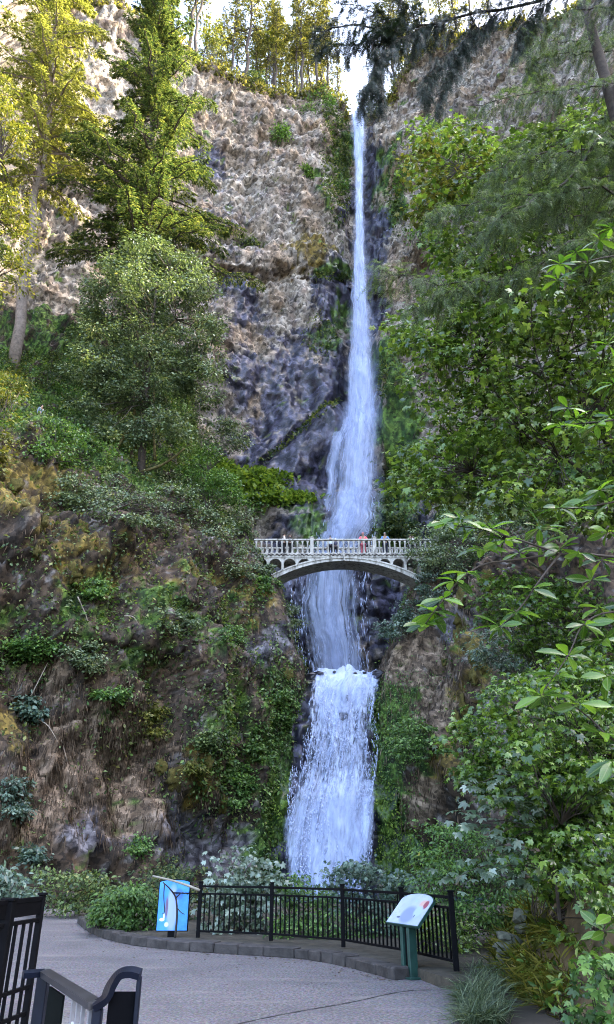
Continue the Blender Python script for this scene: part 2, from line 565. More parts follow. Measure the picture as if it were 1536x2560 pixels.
lump = (np.clip(f2 - f1, 0, 0.10) * 3.0 + (cid - 0.5) * 0.9) + 0.8 * (np.clip(g2 - g1, 0, 0.12) * 2.2 + (cid2 - 0.5) * 0.9) + np.clip(h2 - h1, 0, 0.10) * 3.0 + (cid3 - 0.5) * 0.8
str_ = pts[:, 2] / 6.5 + 0.5 * fbm(pts * 0.035, 2, 19)
lump = lump + 0.55 * (1 - (str_ % 1.0)) ** 2 + 0.2 * (1 - ((str_ * 2.7 + 0.3) % 1.0))
smoothz = np.maximum(np.clip(but / 3.0, 0, 1).ravel() * 0.7, (ell(px, py, 790, 1060, 170, 240) * 0.55 * inb).ravel())
d = 1.7 * fbm(pts * 0.055, 3, 3) + 0.8 * fbm(pts * np.array([0.3, 0.3, 0.12]), 3, 11) + lump * (1 - smoothz) * 0.95
Vg = Vg + Nn * d.reshape(NR, nc)[..., None]
# plateau behind the rim
tops = []
nzr = fbm(np.concatenate([rim[:, :2], np.zeros((nc, 1))], 1) * 0.2, 3, 21)
for k, (back, rise) in enumerate([(0.8, 0.4), (2.2, 0.9), (5, 1.5), (10, 2.4), (20, 4.0), (45, 7.0), (120, 12.0)]):
    row = Vg[-1].copy()
    row[:, :2] += outn * back
    row[:, 2] += rise + nzr * (0.5 + 0.12 * back) * (1 - np.exp(-((px[-1] - 893) / 60.0) ** 2))
    tops.append(row)
Vg = np.concatenate([Vg, np.array(tops)], 0)
NRT = NR + len(tops)
px, py = proj(Vg.reshape(-1, 3))
wob = 40 * fbm(Vg.reshape(-1, 3) * 0.12, 3, 31)
pxw, pyw = px + wob, py + 40 * fbm(Vg.reshape(-1, 3) * 0.12, 3, 47)
inbf = Vg.reshape(-1, 3)[:, 1] > 55
wet = np.maximum.reduce([ell(pxw, pyw, 790, 1030, 150, 260), ell(pxw, pyw, 700, 1180, 140, 110), ell(pxw, pyw, 640, 940, 80, 90), ell(pxw, pyw, 600, 720, 40, 70),
                         ell(pxw, pyw, 820, 740, 70, 90), ell(pxw, pyw, 930, 600, 40, 330), ell(pxw, pyw, 900, 1300, 230, 90), ell(pxw, pyw, 830, 1500, 220, 200), ell(pxw, pyw, 520, 420, 50, 60)]) * inbf
moss = np.maximum.reduce([ell(pxw, pyw, 1000, 1060, 62, 130), ell(pxw, pyw, 975, 910, 50, 60), ell(pxw, pyw, 845, 400, 40, 160) * 0.62, ell(pxw, pyw, 985, 1290, 60, 150), ell(pxw, pyw, 830, 690, 60, 22) , ell(pxw, pyw, 600, 1215, 120, 30),
                         ell(pxw, pyw, 830, 830, 55, 60) * 0.7, ell(pxw, pyw, 770, 1310, 50, 60) * 0.8, ell(pxw, pyw, 970, 470, 26, 120) * 0.7, ell(pxw, pyw, 720, 1262, 90, 12)]) * inbf
hgt = np.concatenate([np.repeat(us[:, None], nc, 1), np.ones((len(tops), nc)) * 1.1]).ravel()
moss = np.maximum(moss, sstep(1.0, 1.03, hgt) * 0.75)
ochre = ell(pxw, pyw, 760, 640, 60, 60) * 0.8 * inbf
dry = sstep(0.93, 1.0, hgt) * 0.55
grey = ell(pxw, pyw, 560, 640, 120, 260) * 0.35 * inbf + ell(pxw, pyw, 640, 1080, 110, 140) * 0.5 * inbf
cliff = link('cliff', mesh_np('cliff', Vg.reshape(-1, 3), quads=grid_quads(NRT, nc), smooth=False, attrs=dict(wet=wet, moss=moss, ochre=ochre, dry=dry, grey=grey)), M_CLIFF)
at_ = dict(wet=wet, moss=moss, ochre=ochre, dry=dry, grey=grey)
set_tone(cliff, rock_tone(Vg.reshape(-1, 3), at_, True, 500))
tag(cliff, 'tall curved tan and purple basalt cliff with the narrow waterfall', 'cliff', kind='structure')
CLIFF_V = Vg; CLIFF_N = grid_normals(Vg)
if CLIFF_N[NR // 2, nc // 2, 1] > 0: CLIFF_N = -CLIFF_N
CLIFF_PX = (px.reshape(NRT, nc), py.reshape(NRT, nc))

def on_cliff(x, y):
    """surface point of the far cliff seen at a photograph pixel"""
    d2 = (CLIFF_PX[0] - x) ** 2 + (CLIFF_PX[1] - y) ** 2 + np.where(CLIFF_V[..., 1] < 50, 1e9, 0)
    i = np.unravel_index(np.argmin(d2), d2.shape)
    return CLIFF_V[i], CLIFF_N[i]

# ------------------------------------------------------------------ near bluffs left and right of the gorge
def bluff(name, edge_px, far_x, prof, side, seed, z1, ncol=330, nrow=430):
    e = np.array([P(*q) for q in edge_px]); e = e[np.argsort(e[:, 2])]
    zs = np.linspace(-1.5, z1, nrow)
    Xe = np.interp(zs, e[:, 2], e[:, 0]); Ye = np.interp(zs, e[:, 2], e[:, 1])
    Yf = np.interp(zs, prof[0], prof[1])
    ss = np.concatenate([np.linspace(0, 1, ncol - 40, endpoint=False), np.linspace(1, 2, 40)])
    S, Zm = np.meshgrid(ss, zs)
    q = np.clip(S, 0, 1)
    X = far_x + (Xe[:, None] - far_x) * q
    # distance from the edge decides how far forward the face comes
    dist = np.abs(Xe[:, None] - X)
    w = sstep(0, 17.0, dist) ** 0.8
    Y = Ye[:, None] * (1 - w) + Yf[:, None] * w
    back = np.clip(S - 1, 0, 1)
    X = X - side * 0.3 * (1 - np.exp(-back * 4))
    Y = Y + 22.0 * back ** 1.3
    V = np.stack([X, Y, Zm], -1)
    N = grid_normals(V)
    if N[nrow // 2, 20, 1] > 0: N = -N
    pts = V.reshape(-1, 3)
    f1, f2, cid = worley(pts * np.array([0.55, 0.55, 0.42]), seed)
    g1, g2, c2 = worley(pts * np.array([1.7, 1.7, 1.0]) + 3.1, seed + 3)
    dd = 1.9 * fbm(pts * 0.11, 3, seed) + 0.9 * fbm(pts * np.array([0.5, 0.5, 0.22]), 4, seed + 5) + 0.75 * (np.clip(f2 - f1, 0, 0.12) * 2 + (cid - 0.5)) + 0.36 * (np.clip(g2 - g1, 0, 0.12) * 2 + (c2 - 0.5))
    fade = (1 - 0.75 * sstep(0.0, 2.5, 3.0 - dist.ravel()))
    V = V + N * (dd * fade).reshape(V.shape[:2])[..., None]
    N = grid_normals(V)
    if N[nrow // 2, 20, 1] > 0: N = -N
    return V, N, dist

EDGE_L = [(610, 1330, 52), (640, 1395, 50.5), (668, 1448, 49.5), (690, 1520, 48.5), (715, 1600, 48), (742, 1650, 47.5), (748, 1700, 47.2), (732, 1770, 47), (728, 1850, 46.8), (712, 1950, 46.6), (706, 2050, 46.5), (706, 2260, 46.5),
          (540, 1270, 57), (500, 1200, 61), (480, 1120, 65), (460, 1020, 70), (455, 960, 74)]
PROF_L = ([-2, 0, 3, 8, 12, 17, 20, 24, 28, 34, 40, 48, 58, 66], [28.5, 29.5, 30.2, 31.5, 33.5, 34.3, 36, 38.2, 41.5, 46, 50.5, 56.5, 64, 72])
LV, LN, Ld = bluff('bluff', EDGE_L, -36.0, PROF_L, -1, 101, 62.0, 330, 420)
EDGE_R = [(1075, 1395, 51.5), (1052, 1432, 51), (1040, 1490, 50), (1012, 1560, 49), (986, 1630, 48.2), (966, 1690, 47.5), (948, 1790, 47), (952, 1930, 46.6), (946, 2080, 46.5), (940, 2260, 46.5), (1110, 1320, 54), (1150, 1230, 58), (1190, 1150, 62)]
PROF_R = ([-2, 0, 4, 10, 15, 20, 24, 30, 40, 50], [26, 27, 29, 31.5, 33, 35, 38, 43, 52, 60])
RV, RN, Rd = bluff('bluff', EDGE_R, 34.0, PROF_R, 1, 202, 42.0, 220, 300)

def bluff_attrs(V, dist, left):
    p = V.reshape(-1, 3)
    x, y = proj(p)
    w1 = 45 * fbm(p * 0.28, 3, 61); w2 = 45 * fbm(p * 0.28, 3, 71)
    x = x + w1; y = y + w2
    dist = dist.ravel(); z = p[:, 2]
    if left:
        dry = np.maximum.reduce([ell(x, y, 235, 1880, 150, 190), ell(x, y, 130, 2000, 160, 120), ell(x, y, 130, 1700, 130, 45), ell(x, y, 330, 2010, 90, 110) * 0.7, ell(x, y, 690, 1760, 60, 120) * 0.6])
        grey = np.maximum.reduce([ell(x, y, 440, 2070, 130, 110), ell(x, y, 700, 1590, 70, 60) * 0.8, ell(x, y, 230, 2080, 90, 90) * 0.8, ell(x, y, 560, 2100, 90, 80) * 0.7])
        ochre = np.maximum.reduce([ell(x, y, 60, 1230, 110, 70), ell(x, y, 200, 1400, 130, 120) * 0.7, ell(x, y, 480, 1930, 110, 60), ell(x, y, 560, 1480, 200, 70) * 0.5, ell(x, y, 40, 1850, 60, 120) * 0.6])
        moss = np.maximum.reduce([sstep(3.4, 0.6, dist) * sstep(12.8, 9.5, z) * 0.9, ell(x, y, 700, 1800, 60, 160) * 0.8, ell(x, y, 300, 1560, 300, 110) * 0.45, ell(x, y, 560, 1820, 90, 120) * 0.6, sstep(23, 27, z) * 0.6])
        wet = sstep(1.2, 0.0, dist) * sstep(11, 7, z) * 0.8
    else:
        dry = np.maximum.reduce([ell(x, y, 1060, 1750, 120, 220) * 0.75, ell(x, y, 1030, 2040, 70, 150), ell(x, y, 1130, 1480, 80, 70) * 0.5])
        grey = np.maximum.reduce([ell(x, y, 1130, 1560, 70, 110) * 0.8, ell(x, y, 1100, 1720, 60, 80) * 0.6, ell(x, y, 1200, 1800, 60, 60) * 0.6])
        ochre = np.maximum.reduce([ell(x, y, 1160, 1700, 40, 160) * 0.8, ell(x, y, 1110, 1900, 100, 50) * 0.7])
        moss = np.maximum.reduce([sstep(2.6, 0.9, dist) * sstep(13.5, 11, z), ell(x, y, 1010, 1870, 70, 90) * 0.6, sstep(22, 26, z) * 0.6])
        wet = sstep(1.0, 0.0, dist) * sstep(12, 9, z) * 0.4
    return dict(wet=wet, moss=moss, ochre=ochre, dry=dry, grey=grey)

LA = bluff_attrs(LV, Ld, True); RA = bluff_attrs(RV, Rd, False)
bl = link('bluff', mesh_np('bluff', LV.reshape(-1, 3), quads=grid_quads(*LV.shape[:2]), smooth=False, attrs=LA), M_BLUFF)
set_tone(bl, rock_tone(LV.reshape(-1, 3), LA, False, 600))
tag(bl, 'steep overgrown brown bluff rising to the tree covered slope beside the falls', 'bluff', kind='structure')
br = link('bluff', mesh_np('bluff', RV.reshape(-1, 3), quads=grid_quads(*RV.shape[:2]), smooth=False, attrs=RA), M_BLUFF)
set_tone(br, rock_tone(RV.reshape(-1, 3), RA, False, 700))
tag(br, 'mossy brown rock bluff carrying the far end of the bridge', 'bluff', kind='structure')
LPX = proj(LV); RPX = proj(RV)

def on_left(x, y):
    d2 = (LPX[0] - x) ** 2 + (LPX[1] - y) ** 2
    # nearest to the camera wins where the sheet folds over itself
    d2 = d2 + np.where(Ld < 0, 1e9, 0)
    i = np.unravel_index(np.argmin(d2 + LV[..., 1] * 2.0), d2.shape)
    return LV[i], LN[i]
def on_right(x, y):
    d2 = (RPX[0] - x) ** 2 + (RPX[1] - y) ** 2
    i = np.unravel_index(np.argmin(d2 + RV[..., 1] * 2.0), d2.shape)
    return RV[i], RN[i]

# ------------------------------------------------------------------ rock wall under the lower fall, stream bed above it
nr, ncw = 150, 110
LIPZ = 12.7
zs = np.linspace(-1.5, LIPZ, nr); xs = np.linspace(-4.5, 8.5, ncw)
Xw, Zw = np.meshgrid(xs, zs)
Yw = 47.8 + 1.4 * sstep(LIPZ - 2.2, LIPZ, Zw) ** 2 - 1.3 * sstep(7.4, 4.5, Zw) - 0.8 * sstep(10.5, 9, Zw)
Wp = np.stack([Xw, Yw, Zw], -1)
pts = Wp.reshape(-1, 3)
f1, f2, cid = worley(pts * np.array([0.9, 0.5, 0.6]), 77)
Wp[..., 1] -= (0.35 * fbm(pts * np.array([0.9, 0.5, 0.35]), 4, 83) + 0.5 * (np.clip(f2 - f1, 0, 0.5) + cid - 0.5)).reshape(nr, ncw)
rows = [Wp]
for k, bk in enumerate((0.5, 1.2, 2.4, 4.5, 8, 15, 25, 40)):
    r = Wp[-1].copy(); r[:, 1] = 49.3 + bk; r[:, 2] = LIPZ + 0.12 + 0.02 * bk
    rows.append(r[None])
Wp = np.concatenate(rows, 0)
one = np.ones(Wp.shape[0] * Wp.shape[1])
wx_ = Wp.reshape(-1, 3)[:, 0] + 0.4 * fbm(Wp.reshape(-1, 3) * 0.8, 3, 87)
WMOSS = np.maximum(sstep(3.9, 4.5, wx_), sstep(-1.0, -1.6, wx_) * 0.75)
wall = link('rock_ledge', mesh_np('rock_ledge', Wp.reshape(-1, 3), quads=grid_quads(*Wp.shape[:2]), attrs=dict(wet=one * 0.9, moss=WMOSS, ochre=0 * one, dry=0 * one, grey=0 * one)), M_CLIFF)
set_tone(wall, rock_tone(Wp.reshape(-1, 3), dict(wet=one * 0.9, moss=WMOSS, ochre=0 * one, dry=0 * one, grey=0 * one), True, 800))
tag(wall, 'dark wet rock ledge behind the lower waterfall', 'rock ledge', kind='structure')
# ------------------------------------------------------------------ water
def water_mat(name, sx, sz, lo, hi, tint=(0.80, 0.88, 1.0), speck=0.0, edge_p=1.6, seed=0.0):
    m, nt, b, o = new_mat(name)
    uv = nt.nodes.new('ShaderNodeCombineXYZ')
    nt.links.new(attr(nt, 'across'), uv.inputs[0]); nt.links.new(attr(nt, 'down'), uv.inputs[1]); uv.inputs[2].default_value = seed
    mp = nt.nodes.new('ShaderNodeMapping'); mp.inputs['Scale'].default_value = (sx, sz, 1)
    nt.links.new(uv.outputs[0], mp.inputs[0])
    n1 = noise(nt, mp.outputs[0], 1.0, 6, 0.62, 0.6)
    mp2 = nt.nodes.new('ShaderNodeMapping'); mp2.inputs['Scale'].default_value = (sx * 3.1, sz * 4.5, 1); mp2.inputs['Location'].default_value = (3, 9, 0)
    nt.links.new(uv.outputs[0], mp2.inputs[0])
    n2 = noise(nt, mp2.outputs[0], 1.0, 5, 0.7, 0.4)
    e = mathn(nt, 'POWER', attr(nt, 'edge'), edge_p)
    dens = attr(nt, 'dens')
    s = mathn(nt, 'ADD', mathn(nt, 'MULTIPLY', n1, 1 - speck), mathn(nt, 'MULTIPLY', n2, speck))
    s = mathn(nt, 'ADD', s, mathn(nt, 'MULTIPLY', mathn(nt, 'SUBTRACT', dens, 0.5), 0.55))
    s = mathn(nt, 'SUBTRACT', s, mathn(nt, 'MULTIPLY', e, 0.40))
    a = maprange(nt, s, lo, hi)
    a = mathn(nt, 'MULTIPLY', a, maprange(nt, e, 0.55, 1.0, 1.0, 0.0))
    col = mixc(nt, maprange(nt, n2, 0.35, 0.65), tuple(t * 0.86 for t in tint), tint)
    nt.links.new(col, b.inputs['Base Color'])
    b.inputs['Roughness'].default_value = 0.5
    b.inputs['Specular IOR Level'].default_value = 0.3
    tr = nt.nodes.new('ShaderNodeBsdfTranslucent'); tr.inputs[0].default_value = (*tint, 1)
    mx = nt.nodes.new('ShaderNodeMixShader'); mx.inputs[0].default_value = 0.25
    nt.links.new(b.outputs[0], mx.inputs[1]); nt.links.new(tr.outputs[0], mx.inputs[2])
    tp = nt.nodes.new('ShaderNodeBsdfTransparent')
    mx2 = nt.nodes.new('ShaderNodeMixShader')
    nt.links.new(a, mx2.inputs[0]); nt.links.new(tp.outputs[0], mx2.inputs[1]); nt.links.new(mx.outputs[0], mx2.inputs[2])
    nt.links.new(mx2.outputs[0], o.inputs[0])
    bump(nt, n2, 0.6, 0.12, b)
    return m

def water_sheet(name, table, mat, parent, across_m, n_across=30, n_down=240, bulge=0.5, shift=0.0, wide=1.0, seed=0, rough=0.2, lip=0.0):
    """table rows: photo y, left x, right x, world Y, density"""
    t = np.array(table, float)
    ys = np.linspace(t[0, 0], t[-1, 0], n_down)
    L = np.interp(ys, t[:, 0], t[:, 1]); R = np.interp(ys, t[:, 0], t[:, 2]); Yd = np.interp(ys, t[:, 0], t[:, 3]); D = np.interp(ys, t[:, 0], t[:, 4])
    c = (L + R) / 2; h = (R - L) / 2 * wide
    k = np.linspace(-1, 1, n_across)
    pxm = c[:, None] + h[:, None] * k[None, :]
    pym = np.repeat(ys[:, None], n_across, 1)
    V = PV(pxm, pym, np.repeat(Yd[:, None], n_across, 1))
    wid = (V[:, -1, 0] - V[:, 0, 0])
    V[..., 1] += shift - bulge * wid[:, None] * 0.35 * (1 - k[None, :] ** 2)
    if lip:
        q = fbm(np.stack([k * 4, 0 * k, 0 * k], -1), 3, seed + 9)
        fall = np.exp(-(ys - ys[0]) / 30.0)
        V[..., 2] += lip * q[None, :] * fall[:, None]
    pt = V.reshape(-1, 3)
    V[..., 1] += (rough * fbm(pt * np.array([1.1, 0.6, 0.22]) + seed, 4, 200 + seed)).reshape(V.shape[:2])
    V[..., 0] += (rough * 0.6 * fbm(pt * np.array([0.4, 0.4, 0.3]) + seed, 3, 300 + seed)).reshape(V.shape[:2])
    down = np.concatenate([[0], np.cumsum(np.abs(np.diff(V[:, n_across // 2, 2])))])
    at = dict(across=(k[None, :] * wid[:, None] / 2).ravel(), down=np.repeat(down[:, None], n_across, 1).ravel(), edge=np.repeat(np.abs(k)[None, :], n_down, 0).ravel(), dens=np.repeat(D[:, None], n_across, 1).ravel())
    return link(name, mesh_np(name, V.reshape(-1, 3), quads=grid_quads(n_down, n_across), attrs=at), mat, parent)

uf = empty('waterfall', P(870, 1670, 80), 'tall narrow white waterfall plunging down the whole far cliff', 'waterfall')
UP = [(282, 878, 912, 96.3, .95), (300, 879, 913, 95.4, 1), (360, 882, 913, 95.0, .82), (450, 885, 909, 94.6, .75), (600, 885, 912, 94.0, .78), (690, 879, 920, 93.4, .72), (780, 871, 930, 92.6, .72), (900, 864, 938, 91.4, .72), (1000, 862, 946, 89.5, .8), (1060, 855, 948, 88.0, .85), (1120, 840, 952, 86.5, .64), (1200, 822, 956, 84.8, .58), (1260, 812, 956, 83.4, .52), (1340, 800, 954, 82.0, .46)]
LO = [(1235, 812, 958, 83.9, .55), (1300, 800, 956, 82.2, .6), (1380, 738, 945, 81.0, .45), (1440, 706, 940, 80.5, .44), (1520, 706, 936, 80.2, .46), (1600, 730, 936, 80, .52), (1680, 760, 936, 80, .66), (1740, 780, 934, 80, .6)]
MW1 = water_mat('falling_water_core', 1.9, 0.075, 0.26, 0.56, (0.56, 0.64, 0.86), 0.35)
MW2 = water_mat('falling_water_veil', 1.5, 0.06, 0.36, 0.80, (0.50, 0.59, 0.84), 0.30, 1.0, 4.0)
MW3 = water_mat('falling_water_mist', 0.3, 0.04, 0.26, 1.3, (0.48, 0.57, 0.82), 0.15, 0.8, 8.0)
water_sheet('water_core', UP, MW1, uf, 1, wide=0.9, seed=1, rough=0.35)
water_sheet('water_veil', UP, MW2, uf, 1, wide=1.25, shift=-0.8, seed=2, rough=0.5)
water_sheet('spray_veil', UP, MW3, uf, 1, wide=1.6, shift=-1.6, seed=3, bulge=0.2, rough=0.6)
water_sheet('water_core', LO, MW1, uf, 1, wide=0.9, seed=4, rough=0.5)
water_sheet('water_veil', LO, MW2, uf, 1, wide=1.0, shift=-1.0, seed=5, rough=0.6)
water_sheet('spray_veil', LO, MW3, uf, 1, wide=1.15, shift=-2.0, seed=6, bulge=0.2, rough=0.6)
SIDE = [(1020, 868, 900, 89.5, .6), (1060, 836, 892, 87.4, .85), (1110, 806, 880, 85.6, .8), (1170, 795, 870, 84.3, .7), (1230, 790, 862, 83.6, .62), (1290, 770, 860, 83, .55)]
water_sheet('side_cascade', SIDE, MW2, uf, 1, seed=7, rough=0.4, n_down=160)
RUN = [(985, 925, 950, 90.5, .5), (1040, 912, 950, 88.5, .7), (1120, 905, 955, 86.5, .6), (1200, 900, 958, 85, .5)]
water_sheet('side_cascade', RUN, MW2, uf, 1, seed=8, rough=0.3, n_down=120)
MW4 = water_mat('rivulet_water', 3.0, 0.5, 0.42, 0.62, (0.56, 0.64, 0.86), 0.4, 1.2, 2.0)
for tb, sd in (([(1252, 772, 790, 83.6, .7), (1290, 760, 772, 82.9, .8), (1330, 742, 758, 82.3, .8), (1420, 715, 735, 81.4, .7), (1540, 712, 730, 81, .6), (1620, 712, 726, 80.5, .6)], 11),
               ([(1250, 800, 826, 83.5, .8), (1290, 800, 815, 82.8, .9), (1330, 786, 812, 82.2, .8), (1400, 770, 800, 81.2, .7)], 12),
               ([(1310, 820, 845, 82.4, .8), (1345, 800, 850, 81.8, .8), (1400, 790, 840, 81, .7)], 13)):
    water_sheet('rivulet', tb, MW4, uf, 1, n_across=10, n_down=120, seed=sd, rough=0.15)

M_WETROCK = plain('wet_black_rock', (0.03, 0.028, 0.036), 0.35, var=0.6, scale=3, bmp=0.8)
lf = empty('waterfall', P(830, 2180, 46), 'broad speckled lower waterfall pouring over the ledge below the bridge', 'waterfall')
MLW = water_mat('lower_fall_water', 2.6, 0.42, 0.30, 0.52, (0.58, 0.66, 0.88), 0.60, 3.6, 1.0)
MLV = water_mat('lower_fall_veil', 1.6, 0.22, 0.36, 0.70, (0.54, 0.62, 0.86), 0.45, 2.8, 6.0)
LWT = [(1676, 788, 952, 50.2, .95), (1690, 784, 953, 48.2, .90), (1720, 772, 952, 47.2, .74), (1780, 754, 950, 46.5, .50), (1850, 742, 948, 46.0, .40), (1920, 728, 947, 45.6, .40), (1990, 716, 942, 44.7, .52), (2060, 708, 940, 44.4, .80), (2130, 712, 930, 44.2, .85), (2200, 722, 918, 44.0, .85), (2240, 730, 910, 44, .8)]
water_sheet('water_face', LWT, MLW, lf, 1, n_across=50, n_down=240, bulge=0.1, seed=21, rough=0.25, lip=0.35)
LWV = [(r[0], r[1], r[2], r[3] - 0.35, r[4] - 0.12) for r in LWT]
water_sheet('water_veil', LWV, MLV, lf, 1, n_across=50, n_down=240, bulge=0.15, seed=22, rough=0.3, wide=1.02, lip=0.35)
LFR = [(1950, 890, 946, 45.3, .5), (2000, 900, 944, 44.5, .7), (2060, 890, 938, 44.1, .8), (2130, 872, 922, 43.8, .8), (2210, 850, 908, 43.6, .8)]
water_sheet('water_jet', LFR, MLV, lf, 1, n_across=24, n_down=160, seed=23, rough=0.15)

# droplets and thrown water in front of the lower fall: real little streaks
def streaks(name, table, n, parent, mat, lmin, lmax, w, ydev, seed, pw=1.0):
    r = np.random.default_rng(seed)
    t = np.array(table, float)
    ys = t[0, 0] + (t[-1, 0] - t[0, 0]) * r.random(n) ** pw
    L = np.interp(ys, t[:, 0], t[:, 1]); R = np.interp(ys, t[:, 0], t[:, 2]); Yd = np.interp(ys, t[:, 0], t[:, 3])
    k = (r.random(n) * 2 - 1) * 0.94
    # gather in strands
    k = k + 0.06 * np.sin(k * 23 + ys * 0.02)
    x = (L + R) / 2 + (R - L) / 2 * k
    c = PV(x, ys, Yd - ydev * (0.3 + r.random(n)))
    gate = fbm(c * np.array([2.2, 0.1, 0.5]), 3, seed) > -0.15
    c = c[gate]; n = len(c)
    l = (lmin + (lmax - lmin) * r.random(n) ** 2)[:, None]; ww = (w * (0.5 + r.random(n)))[:, None]
    dirv = np.stack([r.normal(0, 0.12, n), r.normal(-0.05, 0.1, n), -np.ones(n)], -1)
    ex = np.array([1.0, 0, 0]); ey = np.array([0, 1.0, 0])
    V = np.stack([c, c + dirv * l * 0.4 + ex * ww, c + dirv * l * 0.4 - ex * ww * 0.6 + ey * ww, c + dirv * l * 0.4 - ex * ww * 0.6 - ey * ww, c + dirv * l], 1)
    T = np.array([(0, 1, 2), (0, 2, 3), (0, 3, 1), (4, 2, 1), (4, 3, 2), (4, 1, 3)])
    F = (np.arange(n)[:, None, None] * 5 + T[None]).reshape(-1, 3)
    return tag(link(name, mesh_np(name, V.reshape(-1, 3), tris=F, smooth=False), mat, parent), kind='stuff')
M_DROP = plain('white_water_drops', (0.54, 0.62, 0.86), 0.35, var=0.08)
streaks('droplets', LWT, 16000, lf, M_DROP, 0.06, 0.34, 0.018, 0.5, 41, 0.85)
streaks('droplets', [(r[0], r[1] + 10, r[2] - 6, r[3] - 0.4, 1) for r in LO], 3000, uf, M_DROP, 0.2, 1.6, 0.03, 0.8, 42)

# rocks breaking the lip of the lower fall
rl = np.random.default_rng(88)
for k, (cx, cy, s0) in enumerate([(798, 1684, .30), (782, 1692, .42), (866, 1694, .20), (878, 1704, .22), (888, 1684, .14), (948, 1688, .40), (940, 1680, .22), (836, 1680, .12), (912, 1682, .12), (862, 1745, .22), (858, 1790, .25), (850, 1850, .22)]):
    mb = MB(); mb.box((0, 0, 0), (s0, s0 * 0.8, s0 * (0.5 if k < 9 else 0.9)), bev=s0 * 0.3)
    yk = 48.3 if k < 9 else 46.6 - 0.3 * (k - 9)
    mb.V[0] = mb.V[0] * (1 + rl.normal(0, 0.22, mb.V[0].shape)) @ np.array(Matrix.Rotation(rl.random() * 3, 3, 'Z')).T + P(cx, cy, yk)
    mb.build('rock', M_WETROCK, wall)
# pool and stream surfaces
m, nt, b, o = new_mat('stream_water')
b.inputs['Base Color'].default_value = (0.02, 0.05, 0.06, 1); b.inputs['Roughness'].default_value = 0.08
bump(nt, noise(nt, coords(nt), 3.0, 4), 0.4, 0.1, b)
M_POOL = m
q = np.array([(-3.0, 51, 12.95), (8.5, 51, 12.95), (12, 88, 13.4), (-6, 88, 13.4)])
tag(link('stream', mesh_np('stream', q, quads=[(0, 1, 2, 3)]), M_POOL), kind='structure')
q = np.array([(-6, 36, 0.05), (9, 36, 0.05), (9, 49, 0.05), (-6, 49, 0.05)])
tag(link('plunge_pool', mesh_np('plunge_pool', q, quads=[(0, 1, 2, 3)]), M_POOL), kind='structure')

# ------------------------------------------------------------------ arched footbridge
m, nt, b, o = new_mat('weathered_concrete')
v = coords(nt)
c = mixc(nt, maprange(nt, noise(nt, v, 1.3, 5), 0.35, 0.65), (0.38, 0.355, 0.32), (0.56, 0.53, 0.48))
c = mixc(nt, maprange(nt, noise(nt, coords(nt, (3, 3, 0.6)), 1.6, 5), 0.48, 0.66, 0, 0.85), c, (0.10, 0.09, 0.075))
c = mixc(nt, maprange(nt, noise(nt, v, 9.0, 4), 0.5, 0.75, 0, 0.5), c, (0.27, 0.24, 0.2))
nt.links.new(c, b.inputs['Base Color']); b.inputs['Roughness'].default_value = 0.9
bump(nt, noise(nt, v, 14, 4), 0.4, 0.03, b)
M_CONC = m
m, nt, b, o = new_mat('stained_bridge_edge')
c = mixc(nt, maprange(nt, noise(nt, coords(nt), 4.0, 5), 0.42, 0.6), (0.07, 0.06, 0.055), (0.42, 0.39, 0.35))
nt.links.new(c, b.inputs['Base Color']); b.inputs['Roughness'].default_value = 0.9
M_STAIN = m
BY, BW = 51.0, 1.9                       # front face and width of the bridge
def bx(px_, py_): return P(px_, py_, BY)
zd = bx(860, 1387)[2]                    # deck top
zr = bx(860, 1347)[2]                    # top of railing
xl, xr = bx(634, 1387)[0], bx(1105, 1387)[0]
bridge = empty('footbridge', (2.9, BY + BW / 2, zd - 2.2), 'pale concrete arched footbridge with balustrade crossing in front of the waterfall', 'footbridge')
yc = BY + BW / 2
MB().box(((xl + xr) / 2, yc, zd - 0.13), ((xr - xl) / 2, BW / 2 + 0.02, 0.12), bev=0.02).build('deck', M_CONC, bridge)
MB().box(((xl + xr) / 2, yc, zd + 0.035), ((xr - xl) / 2, BW / 2 + 0.10, 0.042), bev=0.015).build('deck_edge', M_STAIN, bridge)
# brackets under the coping
for side_y in (BY - 0.055,):
    for i in range(44):
        x = xl + 0.4 + i * (xr - xl - 0.8) / 43
        MB().box((x, side_y, zd - 0.05), (0.09, 0.05, 0.045), bev=0.01).build('bracket', M_STAIN, bridge)
# arch rib
xa, xb = bx(655, 1440)[0], bx(1068, 1440)[0]
z_in_c = bx(860, 1402)[2]; z_in_e = bx(680, 1462)[2]
xm = (xa + xb) / 2; half = (xb - xa) / 2
def arc_z(x, top):
    u = (x - xm) / half
    zi = z_in_c - (z_in_c - z_in_e + 0.12) * np.abs(u) ** 2.05
    th = 0.30 + 0.22 * np.abs(u) ** 2
    return zi + th if top else zi
def arc_prof(xs):
    top = [(x, float(arc_z(x, True))) for x in xs]; bot = [(x, float(arc_z(x, False))) for x in xs[::-1]]
    return top + bot
xs = np.linspace(xa - 0.3, xb + 0.3, 41)
Va, Fa = [], []
for i, x in enumerate(xs):
    for (yy, tp) in ((BY, False), (BY, True), (BY + BW, True), (BY + BW, False)):
        Va.append((x, yy, float(arc_z(x, tp))))
    if i:
        a0 = (i - 1) * 4; b0 = i * 4
        for k in range(4):
            Fa.append((a0 + k, a0 + (k + 1) % 4, b0 + (k + 1) % 4, b0 + k))
Fa += [(0, 1, 2, 3), (160, 163, 162, 161)]
MB().add(Va, Fa).build('arch', M_CONC, bridge)
